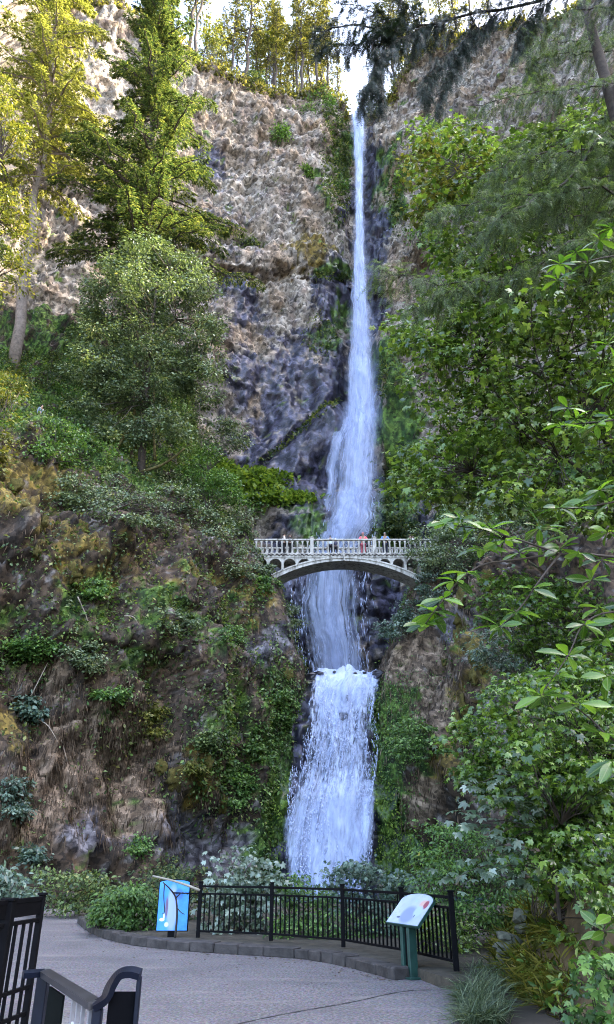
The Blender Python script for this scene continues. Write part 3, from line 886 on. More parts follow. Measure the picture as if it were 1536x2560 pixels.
# raised moulding along the arch face
Va, Fa = [], []
for i, x in enumerate(xs):
    zt = float(arc_z(x, True))
    for (yy, z) in ((BY - 0.06, zt - 0.10), (BY - 0.06, zt + 0.02), (BY - 0.003, zt + 0.02), (BY - 0.003, zt - 0.10)):
        Va.append((x, yy, z))
    if i:
        a0 = (i - 1) * 4; b0 = i * 4
        for k in range(4):
            Fa.append((a0 + k, a0 + (k + 1) % 4, b0 + (k + 1) % 4, b0 + k))
MB().add(Va, Fa).build('arch_moulding', M_CONC, bridge)
# keystone
MB().box((xm, BY - 0.09, z_in_c + 0.26), (0.06, 0.05, 0.26), bev=0.012).build('keystone', M_CONC, bridge)
# spandrel columns and arched heads
zb = zd - 0.25
cols = [640, 671, 707, 743, 780] ; colr = [946, 979, 1013, 1050, 1078]
def spandrel(cx_list, solid_to, sgn):
    X = [bx(c_, 1390)[0] for c_ in cx_list]
    for x in X:
        zt = float(arc_z(x, True)) if xa - 0.3 < x < xb + 0.3 else bx(640, 1470)[2]
        if zb - zt > 0.25:
            MB().box((x, yc, (zb + zt) / 2), (0.10, BW / 2 - 0.05, (zb - zt) / 2 + 0.02), bev=0.015).build('spandrel_column', M_CONC, bridge)
    for x0, x1 in zip(X[:-1], X[1:]):
        c0 = (x0 + x1) / 2; r = (x1 - x0) / 2 - 0.09
        zs_ = zb - r - 0.05
        pr = []
        for a in np.linspace(0, math.pi, 15):
            xx = c0 + r * math.cos(a); z_ = zs_ + r * math.sin(a)
            pr.append((xx, max(z_, float(arc_z(xx, True)) if xa < xx < xb else z_)))
        for y0_, y1_ in ((BY + 0.03, BY + 0.28), (BY + BW - 0.28, BY + BW - 0.03)):
            V, F = [], []
            for (xx, z_) in pr:
                for yy in (y0_, y1_):
                    V.append((xx, yy, z_)); V.append((xx, yy, zb))
            for i in range(14):
                a0 = i * 4; b0 = a0 + 4
                F += [(a0, b0, b0 + 1, a0 + 1), (a0 + 2, a0 + 3, b0 + 3, b0 + 2), (a0, a0 + 2, b0 + 2, b0)]
            MB().add(V, F).build('spandrel_arch', M_CONC, bridge)
spandrel(cols, 780, -1); spandrel(colr, 946, 1)
# solid spandrel over the crown: fills between arch back and deck
x0, x1 = bx(772, 1390)[0], bx(952, 1390)[0]
V, F = [], []
for i, x in enumerate(np.linspace(x0, x1, 21)):
    za = float(arc_z(x, True)) - 0.02
    for yy in (BY + 0.035, BY + BW - 0.035):
        V.append((x, yy, za)); V.append((x, yy, zb + 0.002))
    if i:
        a0 = (i - 1) * 4; b0 = i * 4
        F += [(a0, b0, b0 + 1, a0 + 1), (a0 + 2, a0 + 3, b0 + 3, b0 + 2)]
MB().add(V, F).build('spandrel_wall', M_CONC, bridge)
# balustrade, near and far side
posts = [780, 938, 1096]
for yy, nm in ((BY + 0.10, 'front'), (BY + BW - 0.10, 'rear')):
    MB().box(((xl + xr) / 2, yy, zr - 0.06), ((xr - xl) / 2, 0.12, 0.06), bev=0.02).build('handrail', M_CONC, bridge)
    MB().box(((xl + xr) / 2, yy, zd + 0.125), ((xr - xl) / 2, 0.10, 0.045), bev=0.015).build('plinth', M_CONC, bridge)
    for p_ in posts:
        x = bx(p_, 1387)[0]
        pier_ = MB().box((x, yy, (zd + zr) / 2 + 0.08), (0.14, 0.14, (zr - zd) / 2), bev=0.02).build('pier', M_CONC, bridge)
        MB().box((x, yy, zr + 0.11), (0.18, 0.17, 0.04), bev=0.02).box((x, yy, zr + 0.165), (0.11, 0.11, 0.03), bev=0.02).build('cap', M_CONC, pier_)
    sp = 0.40
    n = int((xr - xl) / sp)
    bal = None
    for i in range(n):
        x = xl + 0.2 + i * sp
        if min(abs(x - bx(p_, 1387)[0]) for p_ in posts) < 0.26: continue
        z0, z1 = zd + 0.17, zr - 0.12
        if bal is None:
            h = (z1 - z0) / 2
            mb = MB().box((0, 0, 0), (0.058, 0.055, h - 0.10), bev=0.015)
            # little arched head that flares into the rail
            mb.box((0, 0, h - 0.07), (0.10, 0.06, 0.07), bev=0.03).box((0, 0, -h + 0.05), (0.10, 0.065, 0.055), bev=0.02)
            bal = mb.build('baluster', M_CONC, bridge)
            me_b = bal.data
            bal.location = (x, yy, (z0 + z1) / 2)
        else:
            o = link('baluster', me_b, None, bridge); o.location = (x, yy, (z0 + z1) / 2)
BRIDGE = dict(zd=zd, zr=zr, y0=BY, y1=BY + BW)
# ------------------------------------------------------------------ people
def skin_mesh(name, pts, edges, rad, root=0, sub=1):
    me = bpy.data.meshes.new(name)
    me.from_pydata([tuple(map(float, p)) for p in pts], edges, [])
    o = bpy.data.objects.new(name, me); COL.objects.link(o)
    o.modifiers.new('skin', 'SKIN')
    for i, r in enumerate(rad):
        rr = r if isinstance(r, tuple) else (r, r)
        me.skin_vertices[0].data[i].radius = rr
        me.skin_vertices[0].data[i].use_root = (i == root)
    s = o.modifiers.new('sub', 'SUBSURF'); s.levels = sub; s.render_levels = sub
    bpy.context.view_layer.update()
    dg = bpy.context.evaluated_depsgraph_get()
    out = bpy.data.meshes.new_from_object(o.evaluated_get(dg))
    bpy.data.objects.remove(o); bpy.data.meshes.remove(me)
    out.polygons.foreach_set('use_smooth', np.ones(len(out.polygons), bool))
    return out
SKINM = {}
def cmat(col, rough=0.8):
    k = tuple(col)
    if k not in SKINM: SKINM[k] = plain('cloth_%d' % len(SKINM), col, rough, var=0.2, scale=9)
    return SKINM[k]
def person(label, loc, face, H, shirt, legs, hair, skin=(0.45, 0.28, 0.2), pose='lean', long_hair=False, hat=None, sleeves=True):
    """face: heading in radians the body looks towards (0 = +X)"""
    root = empty('person', loc, label, 'person', 'visitors on the footbridge' if loc[1] > 50 and loc[2] < 25 and loc[0] > -6 else None)
    root.rotation_euler = (0, 0, face - math.pi / 2)      # figure is modelled facing +Y
    root.scale = (H / 1.72 * (1.2 if loc[0] > -8 else 1.0),) * 3
    lean = 0.10 if pose == 'lean' else 0.0
    J = dict(pel=(0, 0, .95), spi=(0, .02 + lean * .4, 1.14), che=(0, .03 + lean, 1.33), nec=(0, .04 + lean * 1.3, 1.47), hea=(0, .06 + lean * 1.6, 1.57), top=(0, .05 + lean * 1.6, 1.68), nos=(0, .165 + lean * 1.6, 1.575))
    for s, k in ((-1, 'l'), (1, 'r')):
        J['sh' + k] = (s * .17, .03 + lean, 1.41)
        if pose == 'lean':
            J['el' + k] = (s * .27, .17 + lean, 1.17); J['wr' + k] = (s * .16, .40 + lean, 1.13); J['ha' + k] = (s * .12, .47 + lean, 1.12)
        elif pose == 'turn':
            J['el' + k] = (s * .25, .06, 1.14); J['wr' + k] = (s * .17, .24, 1.04); J['ha' + k] = (s * .13, .31, 1.03)
        else:
            J['el' + k] = (s * .24, .0, 1.13); J['wr' + k] = (s * .25, .08, .88); J['ha' + k] = (s * .245, .11, .80)
        J['hi' + k] = (s * .095, 0, .90); J['kn' + k] = (s * .105, .03, .50); J['an' + k] = (s * .11, -.01, .09); J['to' + k] = (s * .13, .15, .035)
        hx, hy, hz = J['ha' + k]; wx, wy, wz = J['wr' + k]
        d = np.array([hx - wx, hy - wy, hz - wz]); d /= np.linalg.norm(d)
        for f in range(4):
            q = np.array([hx, hy, hz]) + np.array([(f - 1.5) * .020, 0, 0]); ln_ = (.055, .068, .062, .048)[f]
            J['f%d%s' % (f, k)] = tuple(q + d * ln_ * .6); J['g%d%s' % (f, k)] = tuple(q + d * ln_ + np.array([0, 0, -.015]))
        J['th' + k] = (hx - s * .045, hy - .01, hz + .005)
    R = dict(pel=(.15, .11), spi=(.125, .095), che=(.15, .105), nec=.052, hea=(.078, .095), top=(.055, .065), nos=.016)
    E = [('pel', 'spi'), ('spi', 'che'), ('che', 'nec'), ('nec', 'hea'), ('hea', 'top'), ('hea', 'nos')]
    for k in 'lr':
        R.update({'sh' + k: .062, 'el' + k: .043, 'wr' + k: .029, 'ha' + k: (.040, .020), 'hi' + k: .09, 'kn' + k: .058, 'an' + k: .040, 'to' + k: .034, 'th' + k: .010})
        E += [('che', 'sh' + k), ('sh' + k, 'el' + k), ('el' + k, 'wr' + k), ('wr' + k, 'ha' + k), ('ha' + k, 'th' + k), ('pel', 'hi' + k), ('hi' + k, 'kn' + k), ('kn' + k, 'an' + k), ('an' + k, 'to' + k)]
        for f in range(4):
            R['f%d%s' % (f, k)] = .009; R['g%d%s' % (f, k)] = .008
            E += [('ha' + k, 'f%d%s' % (f, k)), ('f%d%s' % (f, k), 'g%d%s' % (f, k))]
    def part(name, keys, extra, mat):
        ids = {k: i for i, k in enumerate(keys)}
        rad = []
        for k in keys:
            r = R[k]; rad.append(tuple(v + extra for v in r) if isinstance(r, tuple) else r + extra)
        me = skin_mesh(name, [J[k] for k in keys], [(ids[a], ids[b_]) for a, b_ in E if a in ids and b_ in ids], rad, 0)
        me.materials.append(mat)
        o = bpy.data.objects.new(name, me); COL.objects.link(o); o.parent = root
        return o
    part('body', list(J.keys()), 0.0, cmat(skin, 0.6))
    part('shirt', ['che', 'spi', 'pel', 'shl', 'shr', 'ell', 'elr'] + (['wrl', 'wrr'] if sleeves else []), 0.016, cmat(shirt))
    part('trousers', ['pel', 'hil', 'hir', 'knl', 'knr', 'anl', 'anr'], 0.015, cmat(legs))
    part('shoe', ['anl', 'tol'], 0.012, cmat((0.04, 0.04, 0.045))); part('shoe', ['anr', 'tor'], 0.012, cmat((0.04, 0.04, 0.045)))
    hc = np.array(J['hea']) + np.array([0, -.012, .035])
    th = np.linspace(0, 1.9 if long_hair else 1.45, 7); ph = np.linspace(0, 2 * math.pi, 14, endpoint=False)
    V = []
    for a in th:
        for b_ in ph:
            back = max(0, -math.sin(b_))
            aa = a * (0.72 + 0.5 * back)
            V.append(hc + np.array([math.sin(aa) * math.cos(b_) * .098, math.sin(aa) * math.sin(b_) * .115 - .004, math.cos(aa) * .118 - (0.10 * back * a / 1.9 if long_hair else 0)]))
    Q = [(i * 14 + j, i * 14 + (j + 1) % 14, (i + 1) * 14 + (j + 1) % 14, (i + 1) * 14 + j) for i in range(6) for j in range(14)]
    me = mesh_np('hair', np.array(V), quads=Q); me.materials.append(cmat(hat or hair, 0.7))
    o = bpy.data.objects.new('hat' if hat else 'hair', me); COL.objects.link(o); o.parent = root
    for s in (-1, 1):
        ev = np.array([(0, 0, 1), (0, 0, -1), (1, 0, 0), (-1, 0, 0), (0, 1, 0), (0, -1, 0)]) * .011 + np.array(J['hea']) + np.array([s * .032, .088, .012])
        me = mesh_np('eye', ev, tris=[(0, 2, 4), (0, 4, 3), (0, 3, 5), (0, 5, 2), (1, 4, 2), (1, 3, 4), (1, 5, 3), (1, 2, 5)]); me.materials.append(cmat((0.02, 0.015, 0.012), 0.3))
        o = bpy.data.objects.new('eye', me); COL.objects.link(o); o.parent = root
    return root
zp = BRIDGE['zd'] + 0.078
def bp(x, y): q = P(x, 1385, y); return (q[0], y, zp)
person('person in a pale top and dark trousers turned towards a companion on the bridge', bp(708, 51.75), 0.25, 1.72, (0.55, 0.45, 0.38), (0.015, 0.015, 0.02), (0.02, 0.015, 0.01), pose='turn', sleeves=False)
person('person in a dark dress facing a companion, first group on the bridge', bp(728, 51.7), math.pi - 0.3, 1.66, (0.02, 0.018, 0.022), (0.014, 0.014, 0.016), (0.05, 0.025, 0.015), pose='turn', long_hair=True, sleeves=False)
person('person in a white shirt with dark hair near the middle of the bridge', bp(827, 51.75), math.pi / 2, 1.60, (0.60, 0.66, 0.70), (0.02, 0.02, 0.03), (0.012, 0.012, 0.012), pose='stand')
person('small child in a light cap beside the white-shirted person on the bridge', bp(840, 51.7), math.pi / 2, 1.36, (0.05, 0.05, 0.08), (0.02, 0.02, 0.03), (0.03, 0.02, 0.015), pose='stand', hat=(0.65, 0.62, 0.55))
person('person in a bright pink shirt leaning on the bridge railing', bp(909, 51.85), -math.pi / 2, 1.74, (0.85, 0.13, 0.17), (0.45, 0.10, 0.13), (0.5, 0.12, 0.14), pose='lean', hat=(0.75, 0.18, 0.20))
person('person in a blue jacket by the second bridge pier', bp(964, 51.75), -math.pi / 2, 1.72, (0.08, 0.20, 0.42), (0.02, 0.025, 0.05), (0.35, 0.36, 0.38), pose='lean')
person('first of two people half hidden by leaves at the far bridge end', bp(1027, 51.8), 0.4, 1.62, (0.5, 0.42, 0.38), (0.05, 0.05, 0.06), (0.03, 0.02, 0.015), pose='turn')
person('second of two people half hidden by leaves at the far bridge end', bp(1037, 51.75), math.pi - 0.4, 1.56, (0.48, 0.44, 0.45), (0.04, 0.04, 0.05), (0.06, 0.03, 0.02), pose='turn', long_hair=True)
pt, _ = on_left(114, 1052)
person('walker in a pale blue shirt among the bushes on the slope', (pt[0], pt[1] - 0.9, pt[2] - 1.05), -0.5, 1.72, (0.13, 0.18, 0.22), (0.02, 0.025, 0.05), (0.012, 0.012, 0.014), pose='stand')
# ------------------------------------------------------------------ foliage helpers
def T_simple():
    V = np.array([(0, 0, 0), (0.30, 0.5, 0.07), (0, 1, -0.06), (-0.30, 0.5, 0.07)]); return V, np.array([(0, 1, 2), (0, 2, 3)])
def T_oval():
    V = np.array([(0, 0, 0), (0.20, 0.30, 0.05), (0.20, 0.66, 0.04), (0, 1, -0.10), (-0.20, 0.66, 0.04), (-0.20, 0.30, 0.05), (0, 0.5, 0)])
    return V, np.array([(0, 1, 6), (1, 2, 6), (2, 3, 6), (3, 4, 6), (4, 5, 6), (5, 0, 6)])
def T_maple():
    pol = [(-90, .12), (-38, .50), (-12, .62), (12, .42), (30, .66), (45, .88), (62, .52), (78, .80), (90, 1.0), (102, .80), (118, .52), (135, .88), (150, .66), (168, .42), (192, .62), (218, .50)]
    V = [(0, 0.40, 0.03)]
    for a, r in pol:
        x, y = r * math.cos(math.radians(a)) * 0.72, 0.36 + r * math.sin(math.radians(a)) * 0.62
        V.append((x, y, -0.16 * r * r + (0.05 if r < .6 else 0)))
    n = len(pol)
    return np.array(V), np.array([(0, 1 + i, 1 + (i + 1) % n) for i in range(n)])
def T_maple_lo():
    V = [(0, 0.05, 0), (0.42, 0.22, -0.05), (0.22, 0.42, 0.03), (0.46, 0.72, -0.12), (0.16, 0.66, 0.03), (0, 1.0, -0.15), (-0.16, 0.66, 0.03), (-0.46, 0.72, -0.12), (-0.22, 0.42, 0.03), (-0.42, 0.22, -0.05)]
    return np.array(V), np.array([(0, 1, 2), (2, 3, 4), (4, 5, 6), (6, 7, 8), (8, 9, 0), (0, 2, 4), (0, 4, 6), (0, 6, 8)])
def T_spray():
    V, F = [], []
    for k, a in enumerate((-52, -26, 0, 24, 50)):
        l = 1.0 - 0.006 * abs(a) * 1.2
        c, s_ = math.cos(math.radians(a)), math.sin(math.radians(a))
        d = np.array([s_, c, 0]); p = np.array([c, -s_, 0])
        b0 = len(V)
        V += [d * 0.08, d * 0.55 * l + p * 0.075 + (0, 0, 0.02), d * l + np.array((0, 0, -0.22)), d * 0.55 * l - p * 0.075 + (0, 0, 0.02)]
        F += [(b0, b0 + 1, b0 + 2), (b0, b0 + 2, b0 + 3)]
    return np.array(V), np.array(F)
def T_spray3():
    V, F = [], []
    for k, a in enumerate((-24, 26)):
        l = 1.0 if k == 0 else 0.8
        c, s_ = math.cos(math.radians(a)), math.sin(math.radians(a))
        d = np.array([s_, c, 0]); p = np.array([c, -s_, 0]); b0 = len(V)
        V += [d * 0.02, d * 0.5 * l + p * 0.13 + (0, 0, 0.02), d * l + np.array((0, 0, -0.22)), d * 0.5 * l - p * 0.13 + (0, 0, 0.02)]
        F += [(b0, b0 + 1, b0 + 2), (b0, b0 + 2, b0 + 3)]
    return np.array(V), np.array(F)
def T_frond(n=9, wid=0.17, droop=0.35):
    V, F = [], []
    for i in range(n):
        t = 0.06 + 0.9 * i / (n - 1)
        z = -droop * t * t
        l = wid * (1 - 0.65 * t) * 1.6
        for s_ in (-1, 1):
            b0 = len(V)
            V += [(0, t - 0.022, z), (s_ * l, t + l * 0.75, z - 0.04), (0, t + 0.035, z)]
            F += [(b0, b0 + 1, b0 + 2)]
    b0 = len(V)
    V += [(-0.012, 0, 0), (0.012, 0, 0), (0.006, 1, -droop), (-0.006, 1, -droop)]
    F += [(b0, b0 + 1, b0 + 2), (b0, b0 + 2, b0 + 3)]
    return np.array(V, float), np.array(F)
def T_grass():
    V = []
    for t, w in ((0, .016), (.35, .015), (.7, .010), (1, .001)):
        z = 0.35 * t - 0.75 * t * t
        V += [(-w, t * 0.9, z), (w, t * 0.9, z)]
    return np.array(V), np.array([(0, 1, 3), (0, 3, 2), (2, 3, 5), (2, 5, 4), (4, 5, 7), (4, 7, 6)])
def T_blade():
    return np.array([(-0.035, 0, 0), (0.035, 0, 0), (0.02, 0.55, 0.02), (0, 1, -0.08)]), np.array([(0, 1, 2), (0, 2, 3)])

def frames(axis, nrm):
    y = axis / (np.linalg.norm(axis, axis=1, keepdims=True) + 1e-9)
    x = np.cross(y, nrm); x /= np.linalg.norm(x, axis=1, keepdims=True) + 1e-9
    z = np.cross(x, y)
    return np.stack([x, y, z], -1)          # columns are the local axes

class Leaves:
    def __init__(s): s.p, s.a, s.n, s.s = [], [], [], []
    def add(s, p, a, n, sz):
        s.p.append(p); s.a.append(a); s.n.append(n); s.s.append(sz)
    def cat(s):
        return np.concatenate(s.p), np.concatenate(s.a), np.concatenate(s.n), np.concatenate(s.s)

def joined(T, p, a, n, sz):
    TV, TF = T
    R = frames(a, n)
    V = np.einsum('nij,kj->nki', R, TV) * sz[:, None, None] + p[:, None, :]
    F = (np.arange(len(p))[:, None, None] * len(TV) + TF[None]).reshape(-1, 3)
    return V.reshape(-1, 3), F

def build_leaves(L, T, mat, parent, name='foliage', n_obj=0, leaf_name='leaf', obj_T=None, min_px=9.0):
    p, a, n, sz = L.cat()
    if n_obj:
        x, y = proj(p)
        ax = p[:, 1] * CP + (p[:, 2] - CAM_H) * SP
        vis = (x > -10) & (x < 1546) & (y > -10) & (y < 2570) & (ax > 0.5)
        score = np.where(vis, sz * FPX / ax - 0.0 * ax, 0)
        # the front of the plant shows largest
        score = score * np.where(vis, 1 + 0.6 * (np.median(ax[vis]) - ax) / np.median(ax[vis]), 0) if vis.any() else score
        o_ = np.argsort(-score)[:n_obj]
        o_ = o_[score[o_] > min_px]
        TT = obj_T or T
        me = mesh_np(leaf_name, TT[0], tris=TT[1]); me.materials.append(mat)
        R = frames(a[o_], n[o_])
        for k, i in enumerate(o_):
            o = bpy.data.objects.new(leaf_name, me); COL.objects.link(o)
            M = Matrix([[*(R[k][r] * sz[i]), p[i][r]] for r in range(3)] + [[0, 0, 0, 1]])
            o.parent = parent
            o.matrix_parent_inverse = Matrix.Translation(-Vector(parent.location))
            o.matrix_basis = M
        m_ = np.ones(len(p), bool); m_[o_] = False
        p, a, n, sz = p[m_], a[m_], n[m_], sz[m_]
    if len(p):
        if T is TM: T = T_maple_lo()
        V, F = joined(T, p, a, n, sz)
        o = link(name, mesh_np(name, V, tris=F, smooth=False), mat, parent)
        o['kind'] = 'stuff'
        return o

def rnd_unit(r, n):
    v = r.normal(0, 1, (n, 3)); return v / np.linalg.norm(v, axis=1, keepdims=True)

def pad_leaves(L, r, c, rad, flat, n, size, tilt=0.45, droop=0.35):
    """a clump of leaves: flattened, denser near its upper skin"""
    u = rnd_unit(r, n); u[:, 2] = np.abs(u[:, 2]) * np.where(r.random(n) < 0.8, 1, -1)
    rr = (0.35 + 0.65 * r.random(n) ** 0.5)[:, None]
    rr = rr * (1 + 0.25 * r.normal(0, 1, (n, 1)))
    p = c + u * rr * np.array([rad, rad, rad * flat])
    out = u.copy(); out[:, 2] = -droop + 0.25 * r.normal(0, 1, n)
    nm = np.array([0, -0.45, 0.9]) + tilt * r.normal(0, 1, (n, 3)) + 0.35 * u
    L.add(p, out + 0.3 * r.normal(0, 1, (n, 3)), nm, size * (0.6 + 0.7 * r.random(n)))

def in_poly(poly, x, y):
    n = len(poly); ins = np.zeros(len(x), bool)
    j = n - 1
    for i in range(n):
        xi, yi = poly[i]; xj, yj = poly[j]
        c = ((yi > y) != (yj > y)) & (x < (xj - xi) * (y - yi) / (yj - yi + 1e-9) + xi)
        ins ^= c; j = i
    return ins

def sample_poly(r, poly, n):
    poly = np.array(poly, float)
    lo, hi = poly.min(0), poly.max(0)
    X, Y = [], []
    while sum(map(len, X)) < n:
        x = lo[0] + (hi[0] - lo[0]) * r.random(n * 2); y = lo[1] + (hi[1] - lo[1]) * r.random(n * 2)
        k = in_poly(poly, x, y); X.append(x[k]); Y.append(y[k])
    return np.concatenate(X)[:n], np.concatenate(Y)[:n]

def limb(mb, a, b, r0, r1, r, sag=0.08, n=7, sides=5):
    a = np.asarray(a, float); b = np.asarray(b, float)
    t = np.linspace(0, 1, n)[:, None]
    d = np.linalg.norm(b - a)
    p = a + (b - a) * t + np.array([0, 0, 1.0]) * (np.sin(t * math.pi) * d * sag)
    p[1:-1] += r.normal(0, d * 0.02, (n - 2, 3))
    mb.tube(p, np.linspace(r0, r1, n), sides)

# ------------------------------------------------------------------ foliage colours
M_BARK = plain('grey_brown_bark', (0.05, 0.038, 0.03), 0.95, var=0.5, scale=5, bmp=0.6)
M_BARKM = plain('mossy_bark', (0.10, 0.085, 0.03), 0.95, var=0.6, scale=4, bmp=0.6)
M_BARKP = plain('pale_conifer_bark', (0.17, 0.14, 0.12), 0.95, var=0.4, scale=3, bmp=0.6)
M_CON1 = leaf_mat('sun_tinted_conifer_needles', [(0.0, (0.08, 0.12, 0.03)), (0.5, (0.21, 0.235, 0.07)), (1.0, (0.38, 0.37, 0.13))], 0.6, 0.5, 0.3)  # sunlight's yellow and brightness put into the needle colour
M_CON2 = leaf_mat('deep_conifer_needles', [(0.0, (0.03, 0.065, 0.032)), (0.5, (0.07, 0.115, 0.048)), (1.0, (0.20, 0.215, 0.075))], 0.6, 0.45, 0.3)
M_CON3 = leaf_mat('rim_conifer_needles', [(0.0, (0.05, 0.065, 0.03)), (0.5, (0.13, 0.14, 0.055)), (1.0, (0.32, 0.28, 0.09))], 0.65, 0.5, 0.3)
M_HEM = leaf_mat('shade_tinted_hemlock_needles', [(0.0, (0.006, 0.016, 0.010)), (0.5, (0.016, 0.034, 0.018)), (1.0, (0.035, 0.060, 0.028))], 0.45, 0.2, 0.5)  # darker copy of the hemlock needles, shade put into the colour
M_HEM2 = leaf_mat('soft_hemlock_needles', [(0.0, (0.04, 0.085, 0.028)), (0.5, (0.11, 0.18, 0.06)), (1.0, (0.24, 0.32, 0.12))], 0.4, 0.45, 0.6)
M_ALD = leaf_mat('grey_green_leaves', [(0.0, (0.05, 0.09, 0.045)), (0.45, (0.11, 0.165, 0.085)), (0.85, (0.21, 0.27, 0.15)), (1.0, (0.34, 0.32, 0.14))], 0.42, 0.3, 0.5)
M_LIME = leaf_mat('yellow_green_leaves', [(0.0, (0.07, 0.10, 0.02)), (0.5, (0.15, 0.18, 0.035)), (1.0, (0.30, 0.27, 0.07))], 0.45, 0.4, 0.4)
M_GRN = leaf_mat('fresh_green_leaves', [(0.0, (0.03, 0.085, 0.024)), (0.5, (0.085, 0.19, 0.045)), (0.9, (0.17, 0.29, 0.07)), (1.0, (0.34, 0.34, 0.09))], 0.4, 0.38, 0.5)
M_BLU = leaf_mat('blue_green_leaves', [(0.0, (0.035, 0.075, 0.055)), (0.5, (0.08, 0.14, 0.10)), (1.0, (0.16, 0.23, 0.17))], 0.36, 0.25, 0.6)
M_MAP = leaf_mat('maple_leaves', [(0.0, (0.035, 0.085, 0.018)), (0.4, (0.10, 0.185, 0.03)), (0.72, (0.19, 0.29, 0.05)), (0.86, (0.29, 0.38, 0.13)), (0.95, (0.40, 0.48, 0.33)), (1.0, (0.38, 0.34, 0.06))], 0.28, 0.45, 0.8)  # palest ramp tones paint sky glints as leaf colour
M_MAPD = leaf_mat('dark_maple_leaves', [(0.0, (0.016, 0.050, 0.010)), (0.45, (0.065, 0.14, 0.020)), (0.8, (0.15, 0.25, 0.038)), (0.93, (0.25, 0.34, 0.09)), (1.0, (0.40, 0.46, 0.30))], 0.28, 0.45, 0.8)  # darker maple copy; its pale end paints sparkles of light
M_MAPP = leaf_mat('pale_maple_leaves', [(0.0, (0.05, 0.10, 0.05)), (0.5, (0.12, 0.18, 0.11)), (1.0, (0.30, 0.36, 0.30))], 0.28, 0.25, 0.8)  # paler maple copy, sky sheen put into the colour
M_RHO = leaf_mat('rhododendron_leaves', [(0.0, (0.025, 0.075, 0.010)), (0.4, (0.065, 0.16, 0.018)), (0.8, (0.14, 0.26, 0.03)), (1.0, (0.30, 0.30, 0.05))], 0.22, 0.5, 0.7, vein=True)
M_COV = leaf_mat('bluff_ground_cover', [(0.0, (0.03, 0.06, 0.02)), (0.4, (0.075, 0.125, 0.04)), (0.75, (0.14, 0.20, 0.065)), (1.0, (0.30, 0.27, 0.09))], 0.45, 0.35, 0.45)
M_STRAW = leaf_mat('dry_hanging_thatch', [(0.0, (0.03, 0.021, 0.013)), (0.45, (0.085, 0.060, 0.039)), (0.85, (0.17, 0.125, 0.088)), (1.0, (0.30, 0.235, 0.175))], 0.8, 0.2, 0.2, (1, 0.9, 0.7))
M_FERN = leaf_mat('fern_fronds', [(0.0, (0.03, 0.085, 0.02)), (0.5, (0.085, 0.18, 0.04)), (1.0, (0.18, 0.28, 0.07))], 0.45, 0.38, 0.5)
M_GRASS = leaf_mat('grass_blades', [(0.0, (0.03, 0.06, 0.025)), (0.5, (0.08, 0.12, 0.06)), (1.0, (0.20, 0.24, 0.14))], 0.45, 0.35, 0.5)
M_GOLD = leaf_mat('mossy_dry_grass', [(0.0, (0.04, 0.05, 0.008)), (0.5, (0.12, 0.13, 0.015)), (0.85, (0.19, 0.16, 0.03)), (1.0, (0.34, 0.27, 0.14))], 0.7, 0.3, 0.2)
M_LEDGE = leaf_mat('ledge_grass', [(0.0, (0.10, 0.19, 0.035)), (0.6, (0.19, 0.31, 0.055)), (1.0, (0.32, 0.38, 0.08))], 0.6, 0.45, 0.3)

# ------------------------------------------------------------------ tree builders
def conifer(name, label, base, top, rad, crown0, prof, n_br, spray, mat, bark, seed, group=None, droop=0.25, bare=0.0, dens=9.0, parent_only=False, right_bias=0.0):
    r = np.random.default_rng(seed)
    base = np.asarray(base, float); top = np.asarray(top, float)
    H = np.linalg.norm(top - base)
    root = empty(name, base, label, 'tree', group)
    t = np.linspace(0, 1, 14)[:, None]
    axis = base + (top - base) * t
    axis[1:-1] += r.normal(0, 0.004 * H, (12, 3)) * np.array([1, 1, 0])
    mb = MB(); mb.tube(axis, rad * (1 - 0.93 * t[:, 0] ** 0.9), 9); mb.build('trunk', bark, root, True)
    def ax(h): return np.array([np.interp(h, t[:, 0], axis[:, k]) for k in range(3)])
    lb = MB(); L = Leaves()
    hs = crown0 + (1 - crown0) * np.sort(r.random(n_br)) ** 0.92
    az0 = r.random() * 6.28
    for i, h in enumerate(hs):
        az = az0 + i * 2.399 + r.normal(0, 0.4)
        u = (h - crown0) / (1 - crown0)
        ln = prof(u) * (0.40 + 0.8 * r.random())
        if ln < 0.3: ln = 0.3
        d = np.array([math.cos(az), math.sin(az), 0])
        m = 8; s_ = np.linspace(0, 1, m)[:, None]
        up = 0.20 * u + 0.05
        pts = ax(h) + d * ln * s_ + np.array([0, 0, 1.0]) * ln * (up * s_ - droop * (1 + 0.5 * (1 - u)) * s_ ** 2)
        pts[1:] += r.normal(0, 0.02 * ln, (m - 1, 3))
        lb.tube(pts, np.linspace(0.022 * ln + 0.015, 0.008, m), 4, False)
        if bare and u < bare and r.random() < 0.65: continue
        n = int(dens * ln) + 4
        q = (0.12 + 0.88 * r.random(n) ** 0.8)
        pos = np.stack([np.interp(q, s_[:, 0], pts[:, k]) for k in range(3)], -1)
        sd = np.where(r.random(n) < 0.5, -1, 1)[:, None]
        side = np.array([-d[1], d[0], 0]) * sd
        reach = (0.25 + 0.13 * ln * (1.2 - q))[:, None] * r.random((n, 1)) * 1.4
        pos = pos + side * reach * 0.7 + np.array([0, 0, -1.0]) * reach * 0.25
        a = d * 0.75 + side * (0.45 + 0.5 * r.random((n, 1))) + np.array([0, 0, -0.32]) + r.normal(0, 0.16, (n, 3))
        nm = np.array([0, 0, 1.0]) + r.normal(0, 0.28, (n, 3))
        L.add(pos, a, nm, spray * (0.6 + 0.7 * r.random(n)))
    o = lb.build('limbs', bark, root); o['kind'] = 'stuff'
    build_leaves(L, T_spray3(), mat, root, 'crown')
    return root

